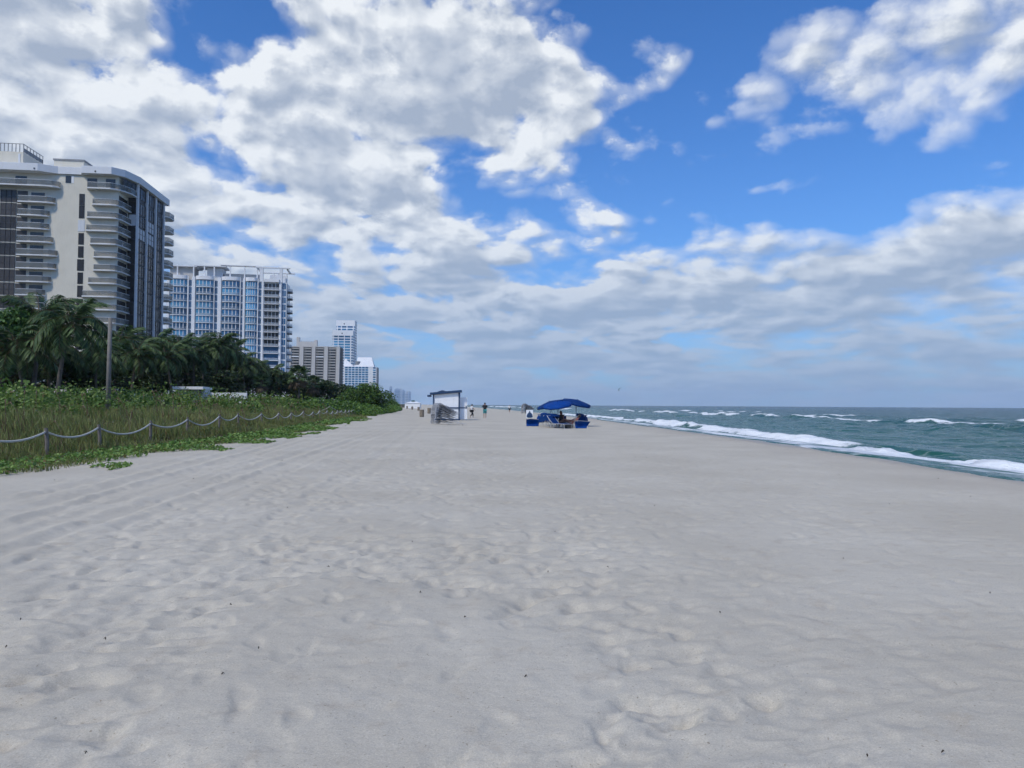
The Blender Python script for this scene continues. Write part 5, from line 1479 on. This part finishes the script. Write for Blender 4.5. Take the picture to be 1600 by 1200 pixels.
for sy_ in (-0.33, 0.33): fb.tube([(a, sy_, b_) for a, b_ in pr2], 0.02, 5)
for a, b_ in (pr2[0], pr2[3], pr2[5]): fb.tube([(a, -0.33, b_), (a, 0.33, b_)], 0.018, 5)
FB = fb.mesh('frame', MATS['alloy'])
LB = MB().tube([(0, 0, 0), (0.03, 0, 0.31)], 0.016, 5).mesh('leg', MATS['alloy'])
prop = MB().tube([(0.25, -0.33, 0.64), (0.5, -0.33, 0.0)], 0.014, 5).tube([(0.25, 0.33, 0.64), (0.5, 0.33, 0.0)], 0.014, 5).mesh('back_prop', MATS['alloy'])
def blue_lounger(px, Y, rz, label, hooded=None, towel=False, hood_rot=0.0, tilt=0.0):
    x_ = at(px, 660, Y).x
    r = empty('beach_lounger', (x_, Y, landz(x_, Y)), rz); r.rotation_euler = (tilt, 0, rz); tag(r, label, 'sun lounger', 'blue loungers under the umbrellas')
    inst('frame', FB, r); inst('sling', SEATW if towel else SEATB, r, (0, 0, 0.022)); inst('back_prop', prop, r)
    for a in (0.72, 1.82):
        for y_ in (-0.33, 0.33): inst('leg', LB, r, (a, y_, 0))
    if hooded: inst('hood', hooded, r, (0.62 if hood_rot else 0, 0, 0.42 if hood_rot else 0), (0, hood_rot, 0)) if not hood_rot else inst('hood', hooded, r, (0.62 - 0.62 * math.cos(hood_rot) - 0.44 * math.sin(hood_rot), 0, 0.44 + 0.62 * math.sin(hood_rot) - 0.44 * math.cos(hood_rot)), (0, hood_rot, 0))
    return r
blue_lounger(839, 57.5, R(-8), 'blue lounger with raised hood at the left of the umbrella group', HOOD)
blue_lounger(846, 53.4, R(-40), 'blue lounger with slanting navy hood in front of the left umbrella', HOODN)
blue_lounger(859, 50.8, R(-50), 'blue lounger nearest the viewer, left of the sitting person', None)
blue_lounger(853, 51.6, R(-46), 'navy lounger with slanting back second from the viewer', HOODN, hood_rot=R(30))
blue_lounger(868, 54.0, R(-30), 'white towelled lounger under the left umbrella', None, True)
blue_lounger(917, 55.5, R(160), 'blue lounger with hood at the right rear of the group', HOODN)
def flap(px0, px1, pt, pb, Y, slant, label):
    """a sun hood taken off and set down on its side: bent frame with stretched canvas"""
    a_, b_ = at(px0, pb, Y), at(px1, pb, Y); z_ = landz(a_.x, Y); w_ = b_.x - a_.x; h_ = at(px0, pt, Y).z - z_
    r = empty('canvas_hood', (a_.x, Y, z_), 0.08); tag(r, label, 'sun hood', 'blue canvas hoods standing on the sand')
    rows = []
    for k in range(7):
        s_ = k / 6; rows.append([(w_ * (j / 6) + slant * s_ * (1 if j > 3 else -0.25) * (abs(j - 3) / 3), 0.30 * math.sin(math.pi * s_) * (1 - 0.5 * abs(j - 3) / 3) - 0.15 * s_, 0.01 + h_ * s_ * (1 - 0.10 * abs(j - 2) / 4)) for j in range(7)])
    MB().sheet(rows).build('canvas', MATS['canvas_blue'], r, True, solid=0.012)
    fr_ = MB().tube([rows[k][0] for k in range(7)], 0.014, 5).tube([rows[k][6] for k in range(7)], 0.014, 5).tube(rows[6], 0.014, 5)
    fr_.build('bow_frame', MATS['alloy'], r, True)
flap(899, 917, 657.5, 670.0, 50.0, 0.24, 'large blue canvas hood on its side at the right front of the umbrella group')
flap(822.5, 842, 654.5, 663.5, 54.0, 0.10, 'low blue canvas hood on the sand at the far left of the umbrella group')
bagp = at(888, 668, 50.4)
bg_ = empty('beach_bag', (bagp.x, 50.4, landz(bagp.x, 50.4)), 0.4); tag(bg_, 'dark bag on the sand before the reclining person', 'bag')
MB().prism([(-0.28, -0.13), (0.28, -0.13), (0.32, 0), (0.28, 0.13), (-0.28, 0.13), (-0.32, 0)], 0.0, 0.30).build('bag_body', MATS['bin_dark'], bg_, bevel=0.04)
MB().tube([(-0.15, 0, 0.29), (-0.1, 0, 0.42), (0.1, 0, 0.42), (0.15, 0, 0.29)], 0.014, 6).build('handle', MATS['bin_dark'], bg_, True)

# sitting and lying people under the umbrellas
sit = stand(pelvis=(0, 0, 0.42), waist=(0, -0.02, 0.57), chest=(0, -0.03, 0.80), neck=(0, 0.0, 0.96), head=(0, 0.05, 1.12),
    shl=(-0.18, -0.02, 0.88), ell=(-0.24, 0.06, 0.63), wrl=(-0.16, 0.28, 0.52), hdl=(-0.14, 0.34, 0.50), shr=(0.18, -0.02, 0.88), elr=(0.24, 0.06, 0.63), wrr=(0.16, 0.28, 0.52), hdr=(0.14, 0.34, 0.50),
    hpl=(-0.10, 0.06, 0.40), knl=(-0.12, 0.46, 0.46), anl=(-0.12, 0.52, 0.09), ftl=(-0.12, 0.66, 0.035), hpr=(0.10, 0.06, 0.40), knr=(0.12, 0.46, 0.46), anr=(0.12, 0.52, 0.09), ftr=(0.12, 0.66, 0.035))
st_ = at(876.5, 655, 52.6)
person((st_.x, 52.6, landz(st_.x, 52.6) - 0.02), R(150), 'person with long brown hair sitting under the middle umbrella', sit, 'skin_tan', 'cloth_black', 'cloth_black', 'hair_brown', 0.12, 0.35, True)
ch = empty('beach_chair', (st_.x, 52.6, landz(st_.x, 52.6)), R(150)); tag(ch, 'low beach chair under the sitting person with long hair', 'chair')
MB().box(-0.26, 0.26, -0.22, 0.24, 0.255, 0.285).build('seat', MATS['canvas_navy'], ch)
MB().profile([(-0.25, 0.28), (-0.22, 0.28), (-0.36, 0.82), (-0.39, 0.82)], -0.26, 0.26).build('backrest', MATS['canvas_navy'], ch)
for x_ in (-0.25, 0.25):
    for y_ in (-0.2, 0.2): MB().tube([(x_, y_, 0), (x_, y_, 0.254)], 0.015, 6).build('leg', MATS['alloy'], ch)
rl_ = stand(pelvis=(0, 0, 0.46), waist=(0, -0.15, 0.50), chest=(0, -0.36, 0.62), neck=(0, -0.49, 0.73), head=(0, -0.56, 0.87),
    shl=(-0.18, -0.42, 0.66), ell=(-0.26, -0.22, 0.52), wrl=(-0.24, 0.03, 0.50), hdl=(-0.23, 0.10, 0.49), shr=(0.18, -0.42, 0.66), elr=(0.26, -0.22, 0.52), wrr=(0.24, 0.03, 0.50), hdr=(0.23, 0.10, 0.49),
    hpl=(-0.10, 0.06, 0.44), knl=(-0.12, 0.46, 0.62), anl=(-0.12, 0.80, 0.40), ftl=(-0.12, 0.93, 0.44), hpr=(0.10, 0.06, 0.44), knr=(0.12, 0.48, 0.45), anr=(0.12, 0.88, 0.39), ftr=(0.12, 0.95, 0.50))
lx = at(893, 655, 52.0)
person((lx.x, 52.0, landz(lx.x, 52.0) - 0.02), R(80), 'person in pink reclining on a lounger by the white umbrella pole', rl_, 'skin', 'cloth_pink', 'cloth_pink', 'hair_dark', 0.3, 0.4)
blue_lounger(886 + 19, 52.0, R(170), 'blue lounger under the reclining person in pink', None)

# white notice board with a dark figure on it
Ybd = 63.0
bp_ = at(827.5, 655, Ybd); zb_ = landz(bp_.x, Ybd)
bd = empty('notice_board', (bp_.x, Ybd, zb_), 0.03); tag(bd, 'white notice board with dark print standing left of the umbrella group', 'sign')
k_ = Ybd / FPX; w_ = 5.4 * k_; z1_, z0_ = at(827.5, 640.5, Ybd).z - zb_, at(827.5, 653, Ybd).z - zb_
MB().box(-w_, w_, 0, 0.03, z0_, z1_).build('panel', MATS['hut_white'], bd, bevel=0.004)
for s_ in (-1, 1): MB().tube([(s_ * w_ * 0.9, 0.05, 0.0), (s_ * w_ * 0.9, 0.05, z1_)], 0.018, 6).build('leg', MATS['grey_frame'], bd)
fg = MB(); hgt_ = z1_ - z0_
pts = [(-0.88, 0.10), (-0.35, 0.02), (0.40, 0.02), (0.92, 0.10), (0.80, 0.42), (0.35, 0.66), (0.16, 0.70), (0.14, 0.86), (-0.14, 0.86), (-0.16, 0.70), (-0.38, 0.64), (-0.80, 0.40)]
fg.prism([(p[0] * w_, p[1]) for p in pts], -0.004, 0.0)
for i, v in enumerate(fg.v): fg.v[i] = (v[0], -0.003 + v[2], z0_ + v[1] * hgt_)
fg.build('printed_figure', MATS['hut_blue'], bd)

# ---- kite over the sea
kp = at(968, 608, 520)
kt = empty('kite', kp, 0.2); tag(kt, 'small dark crescent kite in the sky above the sea', 'kite'); kt.rotation_euler = (0, R(-55), R(20))
rows = []
for k in range(13):
    a = R(-75) + R(150) * k / 12; cw = 0.25 + 0.65 * math.cos(R(-75) + R(150) * k / 12)
    rows.append([(1.5 * math.sin(a), j * cw - 0.3, 1.3 * math.cos(a) - 1.0 + 0.12 * math.sin(j * math.pi)) for j in (0, 0.33, 0.66, 1.0)])
MB().sheet(rows).build('kite_wing', MATS['kite_dark'], kt, True, solid=0.06)
ln = MB()
for a in (R(-75), R(75)): ln.tube([(1.5 * math.sin(a), 0, 1.3 * math.cos(a) - 1.0), (0, -0.5, -6.0)], 0.01, 3, False)
ln.build('kite_line', MATS['kite_dark'], kt)

# ---- seaweed scraps and twigs on the sand
mb = MB()
rs = random.Random(44)
for k in range(42):
    y_ = 3.0 + 26 * rs.random() ** 1.6; x_ = rs.uniform(-0.72, 0.72) * y_
    if not (duneline(y_) + 0.5 < x_ - SH * y_ < coast(y_) - 0.3): continue
    z_ = landz(x_, y_) + 0.004; a = rs.uniform(0, 6.28); l_ = rs.uniform(0.006, 0.018) * (1 + y_ * 0.05)
    mb.tube([(x_, y_, z_), (x_ + l_ * math.cos(a) * 0.5, y_ + l_ * math.sin(a) * 0.5, z_ + 0.012), (x_ + l_ * math.cos(a + 0.6), y_ + l_ * math.sin(a + 0.6), z_ + 0.004)], [0.002 + 0.0002 * y_, 0.003 + 0.0003 * y_, 0.0015], 4)
tag(mb.build('seaweed_scraps', MATS['seaweed'], None), 'dark seaweed scraps and twigs scattered over the sand', 'seaweed', kind='stuff')

# ------------------------------------------------------------------ the hazy sea air
hm = bpy.data.materials.new('haze_air'); hm.use_nodes = True; hm.node_tree.nodes.clear()
ht = NT(hm.node_tree)
vol = ht.node('ShaderNodeVolumePrincipled')
vol.inputs['Color'].default_value = (0.62, 0.78, 1.0, 1)
vol.inputs['Density'].default_value = 0.85e-4
vol.inputs['Anisotropy'].default_value = 0.0
ho = ht.node('ShaderNodeOutputMaterial'); ht.l.new(vol.outputs[0], ho.inputs['Volume'])
haze = MB().box(-7300, 7300, -7300, 7300, -5.2, 150.0).build('haze', hm)
tag(haze, 'pale hazy sea air over the whole coast', 'haze', kind='stuff')
